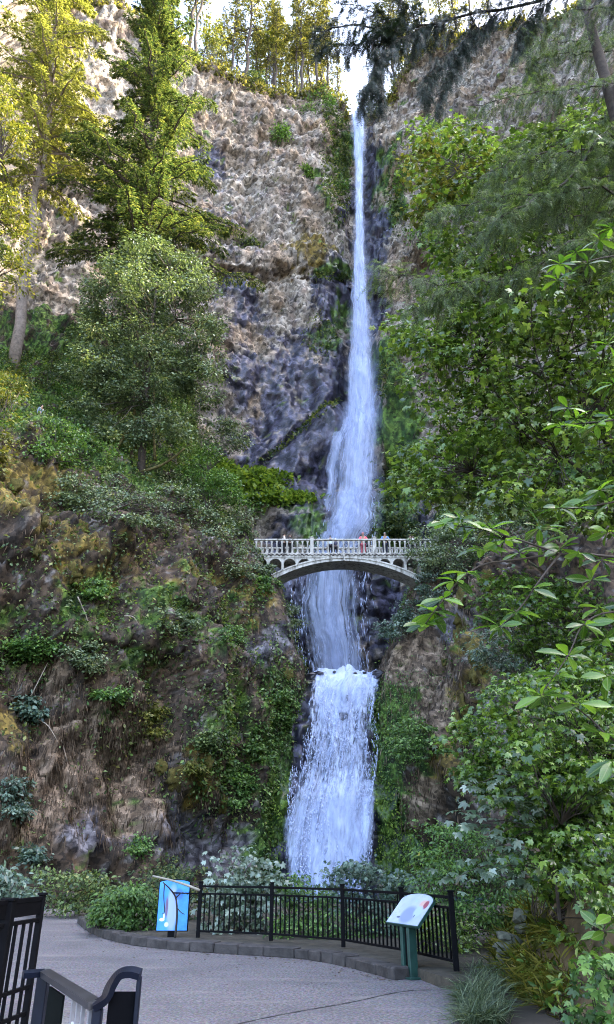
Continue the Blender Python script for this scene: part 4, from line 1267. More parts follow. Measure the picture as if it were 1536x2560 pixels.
def clone(root, loc, scale, rotz, label, group):
    o = root.copy(); COL.objects.link(o)
    o['label'] = label
    if group: o['group'] = group
    o.location = Vector([float(v) for v in loc]); o.rotation_euler = (0, 0, rotz); o.scale = (scale, scale, scale)
    for ch in list(root.children):
        c = ch.copy(); COL.objects.link(c); c.parent = o
    return o

def bush(name, label, cat, poly, Yfn, n_pads, rad, flat, per, size, T, mat, seed, roots=None, bark=None, n_obj=0, group=None, limb_r=0.03, ydev=1.0, obj_T=None, tilt=0.45, twigs=True, min_px=9.0, leaf_name='leaf'):
    """leafy shrub or tree crown filling the outline poly; Yfn(x, y) gives its distance, roots the stems' feet"""
    r = np.random.default_rng(seed)
    x, y = sample_poly(r, poly, n_pads)
    Yb = np.array([Yfn(a, b_) for a, b_ in zip(x, y)]) + ydev * r.normal(0, 1, n_pads)
    C = PV(x, y, Yb)
    if roots is None:
        k = np.argsort(C[:, 2])[:max(3, n_pads // 8)]
        roots = [C[k].mean(0) - np.array([0, 0, 0.6])]
    roots = [np.asarray(q, float) for q in roots]
    root = empty(name, roots[0], label, cat, group)
    L = Leaves()
    for c in C:
        pad_leaves(L, r, c, rad * (0.6 + 0.8 * r.random()), flat, int(per * (0.6 + 0.8 * r.random())), size, tilt)
    if twigs:
        mb = MB()
        for c in C:
            q = min(roots, key=lambda w: np.linalg.norm(w - c))
            mid = q + (c - q) * (0.45 + 0.3 * r.random()) + r.normal(0, 0.1, 3) * rad
            # twigs join a shared stem rather than all meeting at the foot
            limb(mb, mid, c, limb_r * 0.6, limb_r * 0.25, r, 0.05, 4, 3)
            limb(mb, q, mid, limb_r, limb_r * 0.6, r, 0.05, 4, 3)
        o = mb.build('stems', bark or M_BARK, root); o['kind'] = 'stuff'
    build_leaves(L, T, mat, root, 'foliage', n_obj, leaf_name, obj_T, min_px)
    return root
TS, TO, TM = T_simple(), T_oval(), T_maple()
# ------------------------------------------------------------------ scatter on the bluffs
def scatter(V, N, wgt, n, r):
    w = wgt.ravel().copy(); w[~np.isfinite(w)] = 0
    w = np.clip(w, 0, None); w /= w.sum()
    i = r.choice(len(w), n, p=w)
    p = V.reshape(-1, 3)[i] + r.normal(0, 0.08, (n, 3))
    return p, N.reshape(-1, 3)[i]
rv = np.random.default_rng(55)

def cover(name, V, N, wgt, n, size, mat, label, T=TS, out=0.3, hang=-0.3, lumps=0.0):
    p, nm = scatter(V, N, wgt, n, rv)
    p = p + nm * (out * rv.random((n, 1)) ** 1.5)
    a = nm * 0.6 + np.array([0, 0, hang]) + rv.normal(0, 0.5, (n, 3))
    nn = np.array([0, 0, 0.8]) + nm * 0.5 + rv.normal(0, 0.4, (n, 3))
    V_, F_ = joined(T, p, a, nn, size * (0.5 + 0.9 * rv.random(n)))
    o = link(name, mesh_np(name, V_, tris=F_, smooth=False), mat)
    return tag(o, label, 'ground cover', kind='stuff')

def strands(name, V, N, wgt, n, lmin, lmax, label, mat=None, w=1.0):
    p, nm = scatter(V, N, wgt, n, rv)
    p = p + nm * 0.04
    a = np.array([0, 0, -1.0]) + nm * (0.10 + 0.25 * rv.random((n, 1))) + rv.normal(0, 0.14, (n, 3))
    TB = T_blade(); TB = (TB[0] * np.array([w, 1, 1]), TB[1])
    V_, F_ = joined(TB, p, a, nm + rv.normal(0, 0.3, (n, 3)), lmin + (lmax - lmin) * rv.random(n))
    o = link(name, mesh_np(name, V_, tris=F_, smooth=False), mat or M_STRAW)
    return tag(o, label, 'ground cover', kind='stuff')

lx, ly = LPX
pl_ = LV.reshape(-1, 3)
patch = fbm(pl_ * 0.55, 3, 901).reshape(lx.shape); patch2 = fbm(pl_ * 1.6, 2, 911).reshape(lx.shape)
infr = ((lx > -60) & (lx < 800) & (ly > 880) & (ly < 2300)).astype(float)
def band(cx, cy, rx, ry): return ell(lx, ly, cx, cy, rx, ry)
veg = np.maximum.reduce([band(280, 1570, 420, 130), band(120, 1620, 220, 80), band(440, 1760, 230, 110), band(560, 1880, 120, 140), band(630, 1980, 70, 110), band(300, 1440, 260, 110) * 0.7, band(560, 1560, 130, 110) * 0.55,
                         band(660, 1620, 110, 60) * 0.3, band(60, 2050, 60, 100) * 0.35, band(420, 1960, 60, 80) * 0.3, sstep(22.5, 25, LV[..., 2]) * 1.1, band(700, 1760, 50, 110) * 1.2])
wv = infr * np.clip(veg * 0.9 + 0.45 * patch + 0.3 * patch2 + 0.12 * sstep(2050, 1750, ly), 0.0, 1.4) * np.where(LV[..., 2] < 0.5, 0, 1)
cover('ground_cover', LV, LN, wv, 80000, 0.21, M_COV, 'low creepers and small leafy weeds covering the steep bluff', out=0.35)
wg = infr * np.clip(np.maximum.reduce([band(560, 1900, 120, 170), band(690, 1770, 60, 150), band(260, 1560, 300, 70) * 0.6, band(40, 1640, 120, 60), band(620, 1480, 80, 50) * .7, sstep(23, 26, LV[..., 2]) * 0.6]) + 0.4 * patch2 - 0.2, 0, 1)
cover('ground_cover', LV, LN, wg, 30000, 0.22, M_GRN, 'bright green leafy weeds on the bluff face', out=0.4)
dryw = infr * np.clip(LA['dry'].reshape(lx.shape) * 1.5 + 0.10 * sstep(1650, 1950, ly) + 0.25 * patch - 0.2 * veg, 0, 1.3) * np.where(ly < 1180, 0, 1)
strands('hanging_thatch', LV, LN, dryw, 15000, 0.2, 0.65, 'dry tan thatch and dead fern hanging down the bluff')
moss_w = infr * np.clip(sstep(3.0, 0.4, Ld) * sstep(13.0, 11.5, LV[..., 2]) + 0.2 * patch2, 0, 1) * (Ld < 3.2)
cover('moss_mat', LV, LN, moss_w, 9000, 0.16, M_FERN, 'dripping green moss and ferns beside the lower waterfall', out=0.25, hang=-0.8)

rx_, ry_ = RPX
pr_ = RV.reshape(-1, 3)
rpatch = fbm(pr_ * 0.6, 3, 921).reshape(rx_.shape)
rin = ((rx_ > 880) & (rx_ < 1600) & (ry_ > 1100) & (ry_ < 2300)).astype(float)
def rband(cx, cy, rx, ry): return ell(rx_, ry_, cx, cy, rx, ry)
rw = rin * np.clip(np.maximum.reduce([sstep(21, 24, RV[..., 2]), rband(1010, 1850, 90, 80) * .8, rband(1000, 1520, 70, 80) * 0.6, rband(1200, 1650, 100, 160) * 0.4]) + 0.35 * rpatch, 0, 1.3)
cover('ground_cover', RV, RN, rw, 14000, 0.20, M_GRN, 'leafy creepers on the mossy bluff past the bridge', out=0.35)
strands('hanging_thatch', RV, RN, rin * np.clip(RA['dry'].reshape(rx_.shape) * 1.2 + 0.2 + 0.3 * rpatch, 0, 1) * np.where(ry_ < 1440, 0, 1), 8000, 0.2, 0.65, 'brown thatch hanging over the rock past the lower waterfall')
mw = rin * ((Rd < 2.8) & (RV[..., 2] < 13.0)) * np.clip(1.2 - Rd / 2.8 + 0.3 * rpatch, 0, 1)
cover('moss_mat', RV, RN, mw, 9000, 0.15, M_FERN, 'thick wet green moss wall on the far side of the lower waterfall', out=0.2, hang=-0.9)
WN = grid_normals(Wp); WN = np.where(WN[..., 1:2] > 0, -WN, WN)
wpx, wpy = proj(Wp)
ww_ = WMOSS.reshape(wpx.shape) * (Wp[..., 2] < 12.6) * (Wp[..., 1] < 49)
cover('moss_mat', Wp, WN, ww_, 12000, 0.16, M_LEDGE, 'bright green moss cushions on the wet rock either side of the lower waterfall', out=0.25, hang=-0.9)
# round cushions of ochre moss on the right bluff: pieces of that bluff
M_CUSH = plain('ochre_moss_cushion', (0.075, 0.062, 0.010), 0.95, var=0.7, scale=9, bmp=1.0)
cushme = []
for k in range(3):
    n1_, n2_ = 13, 18
    th = np.linspace(0, math.pi, n1_); ph = np.linspace(0, 2 * math.pi, n2_, endpoint=False)
    V_ = np.array([(math.sin(a) * math.cos(b_), math.sin(a) * math.sin(b_), math.cos(a)) for a in th for b_ in ph])
    V_ = V_ * (1 + 0.6 * fbm(V_ * 2.6 + k * 5, 3, 950 + k))[:, None] * np.array([0.8, 0.75, 1.15])
    Q = [(i * n2_ + j, i * n2_ + (j + 1) % n2_, (i + 1) * n2_ + (j + 1) % n2_, (i + 1) * n2_ + j) for i in range(n1_ - 1) for j in range(n2_)]
    me_ = mesh_np('moss_cushion', V_, quads=Q); me_.materials.append(M_CUSH); cushme.append(me_)
for k, (cx, cy, s_) in enumerate([(1222, 1452, .42), (1155, 1500, .55), (1152, 1552, .42), (1140, 1592, .30), (1185, 1640, .50), (1178, 1690, .32), (1165, 1760, .40), (1150, 1795, .3), (1085, 1835, .42), (1082, 1822, .3), (1160, 1832, .35), (1240, 1830, .3), (1142, 1610, .3), (985, 1590, .35), (1110, 1660, .25), (1205, 1665, .3), (1215, 1735, .28)]):
    p, n_ = on_right(cx, cy)
    o = link('moss_cushion', cushme[k % 3], None, br); o.location = Vector(p + n_ * 0.1); o.scale = (s_, s_ * 0.8, s_ * 1.2); o.rotation_euler = (0, 0, k * 1.7)
for k, (cx, cy, s_) in enumerate([(40, 1215, .34), (22, 1240, .3), (100, 1310, .4), (205, 1325, .35), (95, 1385, .35), (180, 1430, .45), (200, 1460, .3), (510, 1900, .35), (440, 1950, .45), (480, 1925, .35), (410, 1920, .3), (560, 2010, .4), (720, 1690, .3), (60, 1270, .35), (460, 1330, .3)]):
    p, n_ = on_left(cx, cy)
    o = link('moss_cushion', cushme[k % 3], None, bl); o.location = Vector(p + n_ * 0.08); o.scale = (s_ * 1.3, s_ * 0.8, s_); o.rotation_euler = (0, 0, k * 1.3)

# grass on the far cliff's ledge and weeds on it
cx_, cy_ = CLIFF_PX
cfr = (CLIFF_V[..., 1] > 60)
lw = cfr * np.maximum.reduce([ell(cx_, cy_, 600, 1205, 110, 26), ell(cx_, cy_, 700, 1248, 90, 13), ell(cx_, cy_, 520, 1190, 60, 40)])
cover('ledge_grass', CLIFF_V, CLIFF_N, lw, 9000, 0.7, M_LEDGE, 'bright green grass growing along the ledge beside the plunge', T_blade() if False else TS, out=0.5, hang=0.2)
dl = cfr * np.maximum.reduce([ell(cx_, cy_, 760, 1085, 16, 50) * 0, np.where(np.abs((cy_ - 1190) + (cx_ - 610) * 0.82) < 12, 1, 0) * ((cx_ > 600) & (cx_ < 850)), ell(cx_, cy_, 970, 1300, 60, 120) * 0.8, ell(cx_, cy_, 980, 940, 30, 60) * 0.5, ell(cx_, cy_, 830, 690, 50, 14), ell(cx_, cy_, 840, 420, 34, 130), ell(cx_, cy_, 990, 480, 20, 110) * 0.6, ell(cx_, cy_, 800, 830, 40, 60) * .4])
cover('cliff_weeds', CLIFF_V, CLIFF_N, dl, 7000, 0.5, M_CON2, 'dark green weeds and moss tufts on the far cliff face', TS, out=0.4, hang=-0.2)
topw = cfr * ((np.arange(CLIFF_V.shape[0])[:, None] >= NR - 10) & (np.arange(CLIFF_V.shape[0])[:, None] < NR + 3)) * (np.abs(cx_ - 895) > 22)
cover('rim_brush', CLIFF_V, CLIFF_N, topw.astype(float), 7000, 0.7, M_CON3, 'scrubby brush fringing the cliff rim under the trees', TS, out=0.9, hang=0.3)

# shrubs on the far cliff, one by one
for k, (x0, y0, w_, h_, lab) in enumerate([
        (840, 330, 34, 60, 'dark shrub clinging to the cliff just below the lip of the tall waterfall'),
        (848, 480, 26, 45, 'dark hanging shrub on the cliff close beside the narrow plume'),
        (560, 600, 32, 20, 'green shrub on the shadowed ledge in the middle of the cliff'),
        (612, 615, 36, 22, 'wider bluish shrub beside the green one on the cliff ledge'),
        (1065, 580, 46, 34, 'rounded dark shrub on the cliff past the waterfall'),
        (1010, 445, 22, 34, 'small dark shrub high on the cliff past the waterfall'),
        (635, 215, 26, 34, 'dark blue-green young fir at the cliff rim'),
        (700, 335, 18, 20, 'little bush in the upper cliff face'),
        (765, 435, 14, 14, 'tiny bush on the bare middle of the cliff'),
        (930, 250, 30, 36, 'leafy bush right beside the waterfall lip on the rim'),
        (800, 255, 40, 34, 'bushy shrub overhanging the rim before the waterfall lip'),
        (640, 1265, 60, 24, 'green shrub under the grassy ledge of the far cliff'),
        (1010, 1330, 50, 60, 'dark leafy shrub on the wall behind the bridge end')]):
    p, n_ = on_cliff(x0, y0)
    Yk = p[1] - 0.8
    poly = [(x0 + w_ * math.cos(a), y0 + h_ * math.sin(a)) for a in np.linspace(0, 6.28, 11)[:-1]]
    bush('cliff_shrub', lab, 'shrub', poly, lambda a, b_, Y=Yk: Y, 14, 1.1, 0.6, 55, 0.42, TS, [M_CON2, M_GRN, M_FERN][k % 3] if k != 6 else M_CON2, 1000 + k, roots=[p], group='shrubs growing on the far cliff', ydev=0.5)

# ------------------------------------------------------------------ trees on the slope at the left
pb, _ = on_left(34, 905)
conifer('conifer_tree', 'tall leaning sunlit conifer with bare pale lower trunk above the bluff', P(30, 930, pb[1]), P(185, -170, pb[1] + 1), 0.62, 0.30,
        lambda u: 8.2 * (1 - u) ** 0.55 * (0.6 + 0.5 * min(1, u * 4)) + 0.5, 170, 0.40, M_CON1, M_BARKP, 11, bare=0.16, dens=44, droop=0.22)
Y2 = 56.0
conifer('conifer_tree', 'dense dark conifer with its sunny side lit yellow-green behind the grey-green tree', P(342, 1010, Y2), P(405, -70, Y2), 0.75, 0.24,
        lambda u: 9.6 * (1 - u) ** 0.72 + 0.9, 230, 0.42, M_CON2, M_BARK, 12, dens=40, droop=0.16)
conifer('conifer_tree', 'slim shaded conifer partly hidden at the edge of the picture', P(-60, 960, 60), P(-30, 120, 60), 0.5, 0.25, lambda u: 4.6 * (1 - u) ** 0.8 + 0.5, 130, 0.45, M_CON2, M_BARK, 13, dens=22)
# sunlit broadleaf tree at the far left edge
bush('broadleaf_tree', 'sunlit yellow-green broadleaf tree at the edge beside the leaning conifer', 'tree', [(-60, 180), (40, 240), (70, 380), (60, 480), (80, 600), (50, 720), (20, 760), (-60, 800)], lambda a, b_: 47, 46, 1.3, 0.5, 130, 0.30, TS, M_LIME, 14,
     roots=[P(-30, 900, 48), P(-20, 700, 47), P(-10, 550, 47), P(0, 400, 47)], ydev=1.6, limb_r=0.07)
# the grey-green maple in the middle of the slope
pm, _ = on_left(352, 1185)
YM = pm[1] - 0.3
spine = [P(352, 1200, YM), P(358, 1090, YM), P(366, 1000, YM), P(372, 900, YM), P(380, 820, YM), P(392, 720, YM)]
crown = [(300, 615), (370, 590), (440, 625), (495, 650), (520, 700), (545, 760), (560, 830), (540, 900), (545, 950), (520, 1010), (480, 1060), (440, 1100), (330, 1110), (240, 1090), (170, 1040), (200, 970), (150, 930), (190, 860), (185, 800), (215, 760), (180, 700), (230, 660)]
mt = bush('maple_tree', 'large grey-green layered maple with mossy forked trunk on the slope', 'tree', crown, lambda a, b_: YM, 260, 1.2, 0.34, 190, 0.28, TS, M_ALD, 15,
          roots=[spine[2], spine[3], spine[4], spine[5], P(330, 800, YM), P(440, 800, YM), P(300, 930, YM), P(460, 940, YM), P(430, 690, YM), P(330, 690, YM)], ydev=2.3, limb_r=0.05)
r_ = np.random.default_rng(3)
mb = MB(); mb.tube(smooth_path(spine, 16), np.linspace(0.36, 0.10, 16), 8)
mb.build('trunk', M_BARK, mt, True)
for pts, r0 in (([(362, 1040), (330, 1060), (300, 1110), (268, 1160)], 0.24), ([(352, 1180), (400, 1165), (440, 1140), (462, 1120)], 0.15), ([(372, 900), (350, 850), (330, 800)], 0.13), ([(376, 870), (410, 830), (440, 800)], 0.14), ([(368, 960), (420, 950), (460, 940)], 0.11),
                ([(360, 1010), (320, 960), (290, 925)], 0.12), ([(392, 720), (420, 690), (432, 670)], 0.08), ([(385, 770), (350, 710), (330, 680)], 0.08), ([(340, 1120), (336, 1050), (338, 980), (345, 900)], 0.17), ([(388, 1150), (384, 1060), (386, 960)], 0.15)):
    q = smooth_path([P(a, b_, YM - 0.2) for a, b_ in pts], 9)
    MB().tube(q, np.linspace(r0, r0 * 0.4, 9), 6).build('limb', M_BARKM, mt, True)
def hillY(a, b_):
    return on_left(a, b_)[0][1] - 0.8
for k, (lab, cat, poly, n, rad, per, size, mat, T_) in enumerate([
        ('sunlit yellow-green bush at the picture edge on top of the bluff', 'bush', [(-40, 900), (50, 905), (95, 960), (60, 1040), (75, 1120), (20, 1180), (-40, 1180)], 34, 0.9, 130, 0.24, M_LIME, TS),
        ('dark green shrub at the foot of the leaning conifer', 'shrub', [(60, 890), (130, 880), (170, 930), (130, 985), (70, 960)], 18, 0.8, 130, 0.22, M_CON2, TS),
        ('broad fresh green bush between the sunlit bush and the maple trunk', 'bush', [(90, 1060), (150, 1030), (240, 1020), (300, 1060), (290, 1130), (230, 1170), (130, 1170), (80, 1130)], 42, 0.85, 140, 0.22, M_GRN, TS),
        ('light green bush above the trail on the slope', 'bush', [(110, 985), (180, 960), (250, 980), (240, 1020), (150, 1020)], 16, 0.8, 130, 0.22, M_GRN, TS),
        ('pale grey-green shrub thicket hanging over the bluff edge below the maple', 'shrub', [(140, 1200), (260, 1170), (380, 1190), (480, 1180), (540, 1220), (620, 1290), (640, 1330), (560, 1350), (450, 1330), (330, 1300), (220, 1280), (140, 1250)], 90, 0.9, 130, 0.21, M_ALD, TS),
        ('fresh green shrub behind the thicket near the bridge', 'shrub', [(430, 1100), (520, 1120), (590, 1200), (620, 1280), (540, 1250), (460, 1190)], 34, 0.9, 120, 0.22, M_GRN, TS),
        ('small round tree leaning out over the gorge beside the maple', 'tree', [(500, 1060), (550, 1045), (600, 1070), (612, 1110), (570, 1140), (520, 1130)], 24, 0.9, 130, 0.22, M_ALD, TS)]):
    bush('hillside_shrub' if cat != 'tree' else 'small_tree', lab, cat, poly, (lambda a, b_: hillY(a, b_)) if k < 5 else (lambda a, b_: 50.5 if cat == 'shrub' else 54), n, rad, 0.5, per, size, T_, mat, 1100 + k, group='shrubs on the slope under the maple', ydev=0.6,
         roots=None if k < 5 else [P(*((520, 1290, 50.5) if k == 5 else (520, 1180, 54)))])
# shrubs on the left bluff face
for k, (x0, y0, w_, h_, mat, sz, lab) in enumerate([
        (625, 1410, 66, 40, M_ALD, .20, 'pale leafy shrub spilling under the near end of the bridge'),
        (606, 1345, 42, 42, M_ALD, .20, 'leafy shrub covering the near end of the bridge railing'),
        (672, 1462, 30, 22, M_GRN, .19, 'green bush at the bluff corner just below the bridge'),
        (735, 1560, 22, 50, M_ALD, .17, 'thin bush hanging from the bluff corner towards the water'),
        (385, 1800, 36, 44, M_LIME, .18, 'yellow-green bush in the middle of the bluff'),
        (285, 1738, 44, 18, M_GRN, .20, 'bright green plant spreading flat on the bluff'),
        (72, 1775, 34, 34, M_BLU, .22, 'blue-green broad leaved plant on the bluff above the dry thatch'),
        (575, 1590, 44, 26, M_GRN, .17, 'green bush halfway down the bluff towards the falls'),
        (440, 1550, 50, 30, M_ALD, .17, 'pale bush halfway up the middle of the bluff'),
        (240, 1480, 44, 34, M_GRN, .18, 'green bush high on the bluff under the thicket'),
        (80, 1620, 90, 28, M_GRN, .19, 'broad green bush low on the bluff at the picture edge'),
        (220, 1640, 60, 36, M_ALD, .18, 'grey-green bush above the flat bright plant on the bluff'),
        (650, 1860, 34, 46, M_FERN, .20, 'ferny clump on the bluff beside the lower waterfall'),
        (705, 1770, 30, 50, M_FERN, .20, 'fern bank at the head of the lower waterfall'),
        (600, 1960, 40, 60, M_GRN, .17, 'green hanging plants low on the bluff near the falls'),
        (520, 1850, 40, 30, M_COV, .17, 'mixed green patch on the bluff beneath the yellow-green bush'),
        (490, 1930, 22, 24, M_LIME, .17, 'small lime green tuft low on the bluff above the blue sign'),
        (40, 2000, 40, 50, M_BLU, .16, 'silvery small leaved plant on the dark rock near the picture edge'),
        (350, 2120, 26, 26, M_GRN, .15, 'small green tuft low on the bluff above the fern bed'),
        (85, 2140, 24, 14, M_BLU, .2, 'pale plant low on the dark bluff foot near the path')]):
    p, n_ = on_left(x0, y0)
    poly = [(x0 + w_ * math.cos(a) * (0.8 + 0.3 * math.sin(3 * a + k)), y0 + h_ * math.sin(a)) for a in np.linspace(0, 6.28, 13)[:-1]]
    ar = w_ * h_ / 1200.0
    bush('bluff_shrub', lab, 'shrub', poly, lambda a, b_: on_left(a, b_)[0][1] - 0.45, int(7 + 11 * ar), 0.42, 0.55, 62, sz, TS, mat, 1200 + k, roots=[p], group='shrubs on the bluff face', ydev=0.18, limb_r=0.02)
# bare sticks on the bluff
for k, (a0, b0, a1, b1) in enumerate([(322, 1548, 352, 1566), (95, 1800, 150, 1850), (88, 1750, 122, 1660), (200, 1500, 236, 1620), (140, 1830, 175, 1905)]):
    p0, _ = on_left(a0, b0); p1, _ = on_left(a1, b1)
    p0 = p0 + np.array([0, -0.5, 0]); p1 = p1 + np.array([0, -0.4, 0])
    mid = (p0 + p1) / 2 + np.array([0.1, -0.1, 0.15])
    o = MB().tube(smooth_path([p0, mid, p1], 8), np.linspace(0.035, 0.015, 8), 5).build('dead_branch', plain('bleached_stick_%d' % k, (0.30, 0.25, 0.2), 0.9), None, True)
    tag(o, ['short bleached stick lying on the upper bluff', 'thin dead stem hanging by the blue-green plant', 'leaning dead twig above the blue-green plant', 'tall dead stem rising through the bluff weeds', 'curved dead root over the dry thatch'][k], 'branch')

# ------------------------------------------------------------------ conifers along the rim
def plateau(x, Yb):
    q = P(x, 215, Yb)
    d2 = (CLIFF_V[NR:, :, 0] - q[0]) ** 2 + (CLIFF_V[NR:, :, 1] - Yb) ** 2
    i = np.unravel_index(np.argmin(d2), d2.shape)
    v = CLIFF_V[NR:][i]
    return np.array([q[0], Yb, v[2] - 0.4])
protos = []
RIMT = [(462, 90, 1.05, 0), (478, 89, .95, 1), (545, 96, .62, 2), (575, 97, .8, 1), (590, 99, .7, 0), (612, 97.5, 1.25, 0), (640, 103, .8, 2), (668, 102, .9, 1), (682, 106, 1.0, 2), (690, 99.5, .75, 0), (705, 108, .9, 1), (742, 101, .85, 2), (757, 100.5, 1.0, 0), (775, 106, .8, 1), (792, 101, 1.0, 2),
        (808, 108, .9, 1), (822, 101.5, .9, 0), (845, 104, .62, 2), (955, 101, .8, 1), (985, 102, .95, 0), (1030, 103, .9, 2), (1075, 101, 1.0, 1), (1120, 98, .85, 0), (1165, 97, 1.0, 2), (1210, 94, .9, 1), (1260, 92, .95, 0), (505, 104, .8, 2), (528, 108, .9, 1), (560, 106, .75, 2), (632, 110, .9, 1), (652, 108, .85, 2), (722, 112, .9, 1), (733, 105, .7, 2), (768, 112, .9, 0), (800, 112, .8, 2), (350, 92, .9, 1), (400, 91, .8, 2), (230, 90, .9, 0), (110, 86, .85, 1)]
ords = ['first', 'second', 'third', 'fourth', 'fifth', 'sixth', 'seventh', 'eighth', 'ninth', 'tenth', 'eleventh', 'twelfth', 'thirteenth', 'fourteenth', 'fifteenth', 'sixteenth', 'seventeenth', 'eighteenth', 'nineteenth', 'twentieth', 'twenty-first', 'twenty-second', 'twenty-third', 'twenty-fourth', 'twenty-fifth', 'twenty-sixth', 'twenty-seventh', 'twenty-eighth', 'twenty-ninth', 'thirtieth', 'thirty-first', 'thirty-second', 'thirty-third']
lefts = sorted([q for q in RIMT if q[0] < 893], key=lambda q: -q[0]); rights = sorted([q for q in RIMT if q[0] >= 893], key=lambda q: q[0])
for q in RIMT:
    x, Yb, sc_, kind = q
    if q in lefts: lab = 'rim conifer, %s along the cliff top counted leftwards from the waterfall lip' % ords[lefts.index(q)]
    else: lab = 'rim conifer, %s along the cliff top counted rightwards from the waterfall lip' % ords[rights.index(q)]
    b_ = plateau(x, Yb)
    have = [p for p in protos if p[1] == kind]
    if not have:
        rt = conifer('rim_conifer', lab, (0, 0, 0), (0.3, 0, 52), 0.42, (0.34, 0.46, 0.28)[kind], (lambda u: 4.2 * (1 - u) ** 0.7 + 0.6, lambda u: 3.4 * (1 - u) ** 0.6 + 0.6, lambda u: 3.8 * (1 - u) ** 0.8 + 0.5)[kind], (88, 74, 92)[kind], 0.62, M_CON3, M_BARK, 2000 + kind, 'conifers on the cliff rim', dens=8, droop=0.2)
        protos.append((rt, kind))
        rt.location = Vector(b_); rt.scale = (sc_,) * 3; rt.rotation_euler = (0, 0, x * 0.37)
    else:
        clone(have[0][0], b_, sc_, x * 0.37, lab, 'conifers on the cliff rim')
# sunlit maples at the rim
for k, (poly, Yb, lab) in enumerate([([(500, 60), (540, 50), (560, 110), (548, 150), (515, 130)], 91.5, 'golden sunlit tree at the bend of the cliff rim'), ([(960, 110), (1000, 60), (1010, 120), (975, 190)], 100, 'golden sunlit bush behind the hanging boughs near the lip'), ([(1040, 90), (1090, 60), (1130, 85), (1110, 130), (1050, 125)], 97, 'golden sunlit bush on the rim past the waterfall'), ([(660, 90), (690, 80), (700, 120), (672, 130)], 100, 'small golden tree among the rim conifer trunks')]):
    bush('rim_tree', lab, 'tree', poly, lambda a, b_, Y=Yb: Y, 16, 1.5, 0.6, 60, 0.5, TS, M_LIME, 2100 + k, roots=[plateau(np.mean([q[0] for q in poly]), Yb)], ydev=1.0, limb_r=0.06)
# ------------------------------------------------------------------ right-hand side: bank, maple, shrubs, hanging boughs
# earth bank along the right edge of the plaza
ny, nx = 90, 60
yb = np.linspace(2.0, 34.0, ny); ub = np.linspace(0, 1, nx)
def bank_x(y): return np.interp(y, [2, 8, 10.5, 13.5, 16, 20, 34], [3.0, 3.15, 3.25, 3.35, 3.9, 5.2, 9.0])
Ym, Um = np.meshgrid(yb, ub, indexing='ij')
Xm = bank_x(Ym) + Um * 16
dx = Um * 16
Zm = 1.05 * sstep(0, 0.9, dx) + 0.55 * np.clip(dx - 0.5, 0, 20) - 0.06
Bv = np.stack([Xm, Ym, Zm], -1)
nb = fbm(Bv.reshape(-1, 3) * 0.9, 4, 71).reshape(ny, nx)
Bv[..., 2] += 0.22 * nb * sstep(0, 0.6, dx); Bv[..., 0] -= 0.15 * nb * sstep(0, .4, dx)
BN = grid_normals(Bv); BN = np.where(BN[..., 2:3] < 0, -BN, BN)
M_BANK = plain('leaf_mould_bank', (0.10, 0.07, 0.035), 0.95, var=0.6, scale=3, bmp=0.8)
bank = tag(link('bank', mesh_np('bank', Bv.reshape(-1, 3), quads=grid_quads(ny, nx)), M_BANK), 'mossy earth bank rising beside the plaza', 'bank', kind='structure')
bxp, byp = proj(Bv)
def bank_scatter(name, wgt, n, size, mat, label, T, up=0.6, out=0.25):
    p, nm = scatter(Bv, BN, wgt, n, rv)
    p = p + nm * out * rv.random((n, 1))
    a = nm * up + np.array([-0.35, -0.25, -0.1]) + rv.normal(0, 0.5, (n, 3))
    V_, F_ = joined(T, p, a, nm + rv.normal(0, 0.5, (n, 3)), size * (0.5 + 0.9 * rv.random(n)))
    return tag(link(name, mesh_np(name, V_, tris=F_, smooth=False), mat), label, 'ground cover', kind='stuff')
vis = (bxp > 1000) & (bxp < 1700) & (byp > 1900) & (byp < 2700)
bank_scatter('dry_grass', vis * (ell(bxp, byp, 1330, 2430, 110, 150)), 9000, 0.30, M_GOLD, 'golden dry grass and moss on the near bank', T_blade())
bank_scatter('leaf_litter', vis * ell(bxp, byp, 1330, 2540, 130, 60), 1500, 0.10, M_STRAW, 'pale fallen leaves at the foot of the near bank', TS, 0.1, 0.03)
bank_scatter('bank_ivy', vis * np.clip(ell(bxp, byp, 1440, 2350, 150, 260) + 0.3 * nb, 0, 1), 7000, 0.13, M_MAP, 'dark ivy and small leaves carpeting the near bank', TO, 0.5, 0.3)
bank_scatter('bank_ivy', vis * np.clip(ell(bxp, byp, 1200, 2350, 90, 90) + 0.3 * nb, 0, 1), 5000, 0.10, M_GRN, 'shaded small leaved cover behind the end of the fence', TO, 0.5, 0.3)

# grass tuft spilling over the paving edge
tuft = Leaves(); rt_ = np.random.default_rng(31)
for k in range(70):
    c = G(1165 + 80 * rt_.random() ** 0.7 , 2440 + 125 * rt_.random()); c[2] = 0.0
    n = 60
    p = c + rt_.normal(0, 0.07, (n, 3)) * np.array([1, 1, 0])
    ang = rt_.random(n) * 6.28
    a = np.stack([np.cos(ang) * 0.8 - 0.35, np.sin(ang) * 0.8 - 0.2, 0.5 + 0.5 * rt_.random(n)], -1)
    tuft.add(p, a, np.array([0, 0, 1.0]) + rt_.normal(0, 0.3, (n, 3)), 0.22 + 0.26 * rt_.random(n))
V_, F_ = joined(T_grass(), *tuft.cat())
tag(link('grass', mesh_np('grass', V_, tris=F_, smooth=False), M_GRASS), 'arching green grass spilling over the edge of the paving', 'grass', kind='stuff')

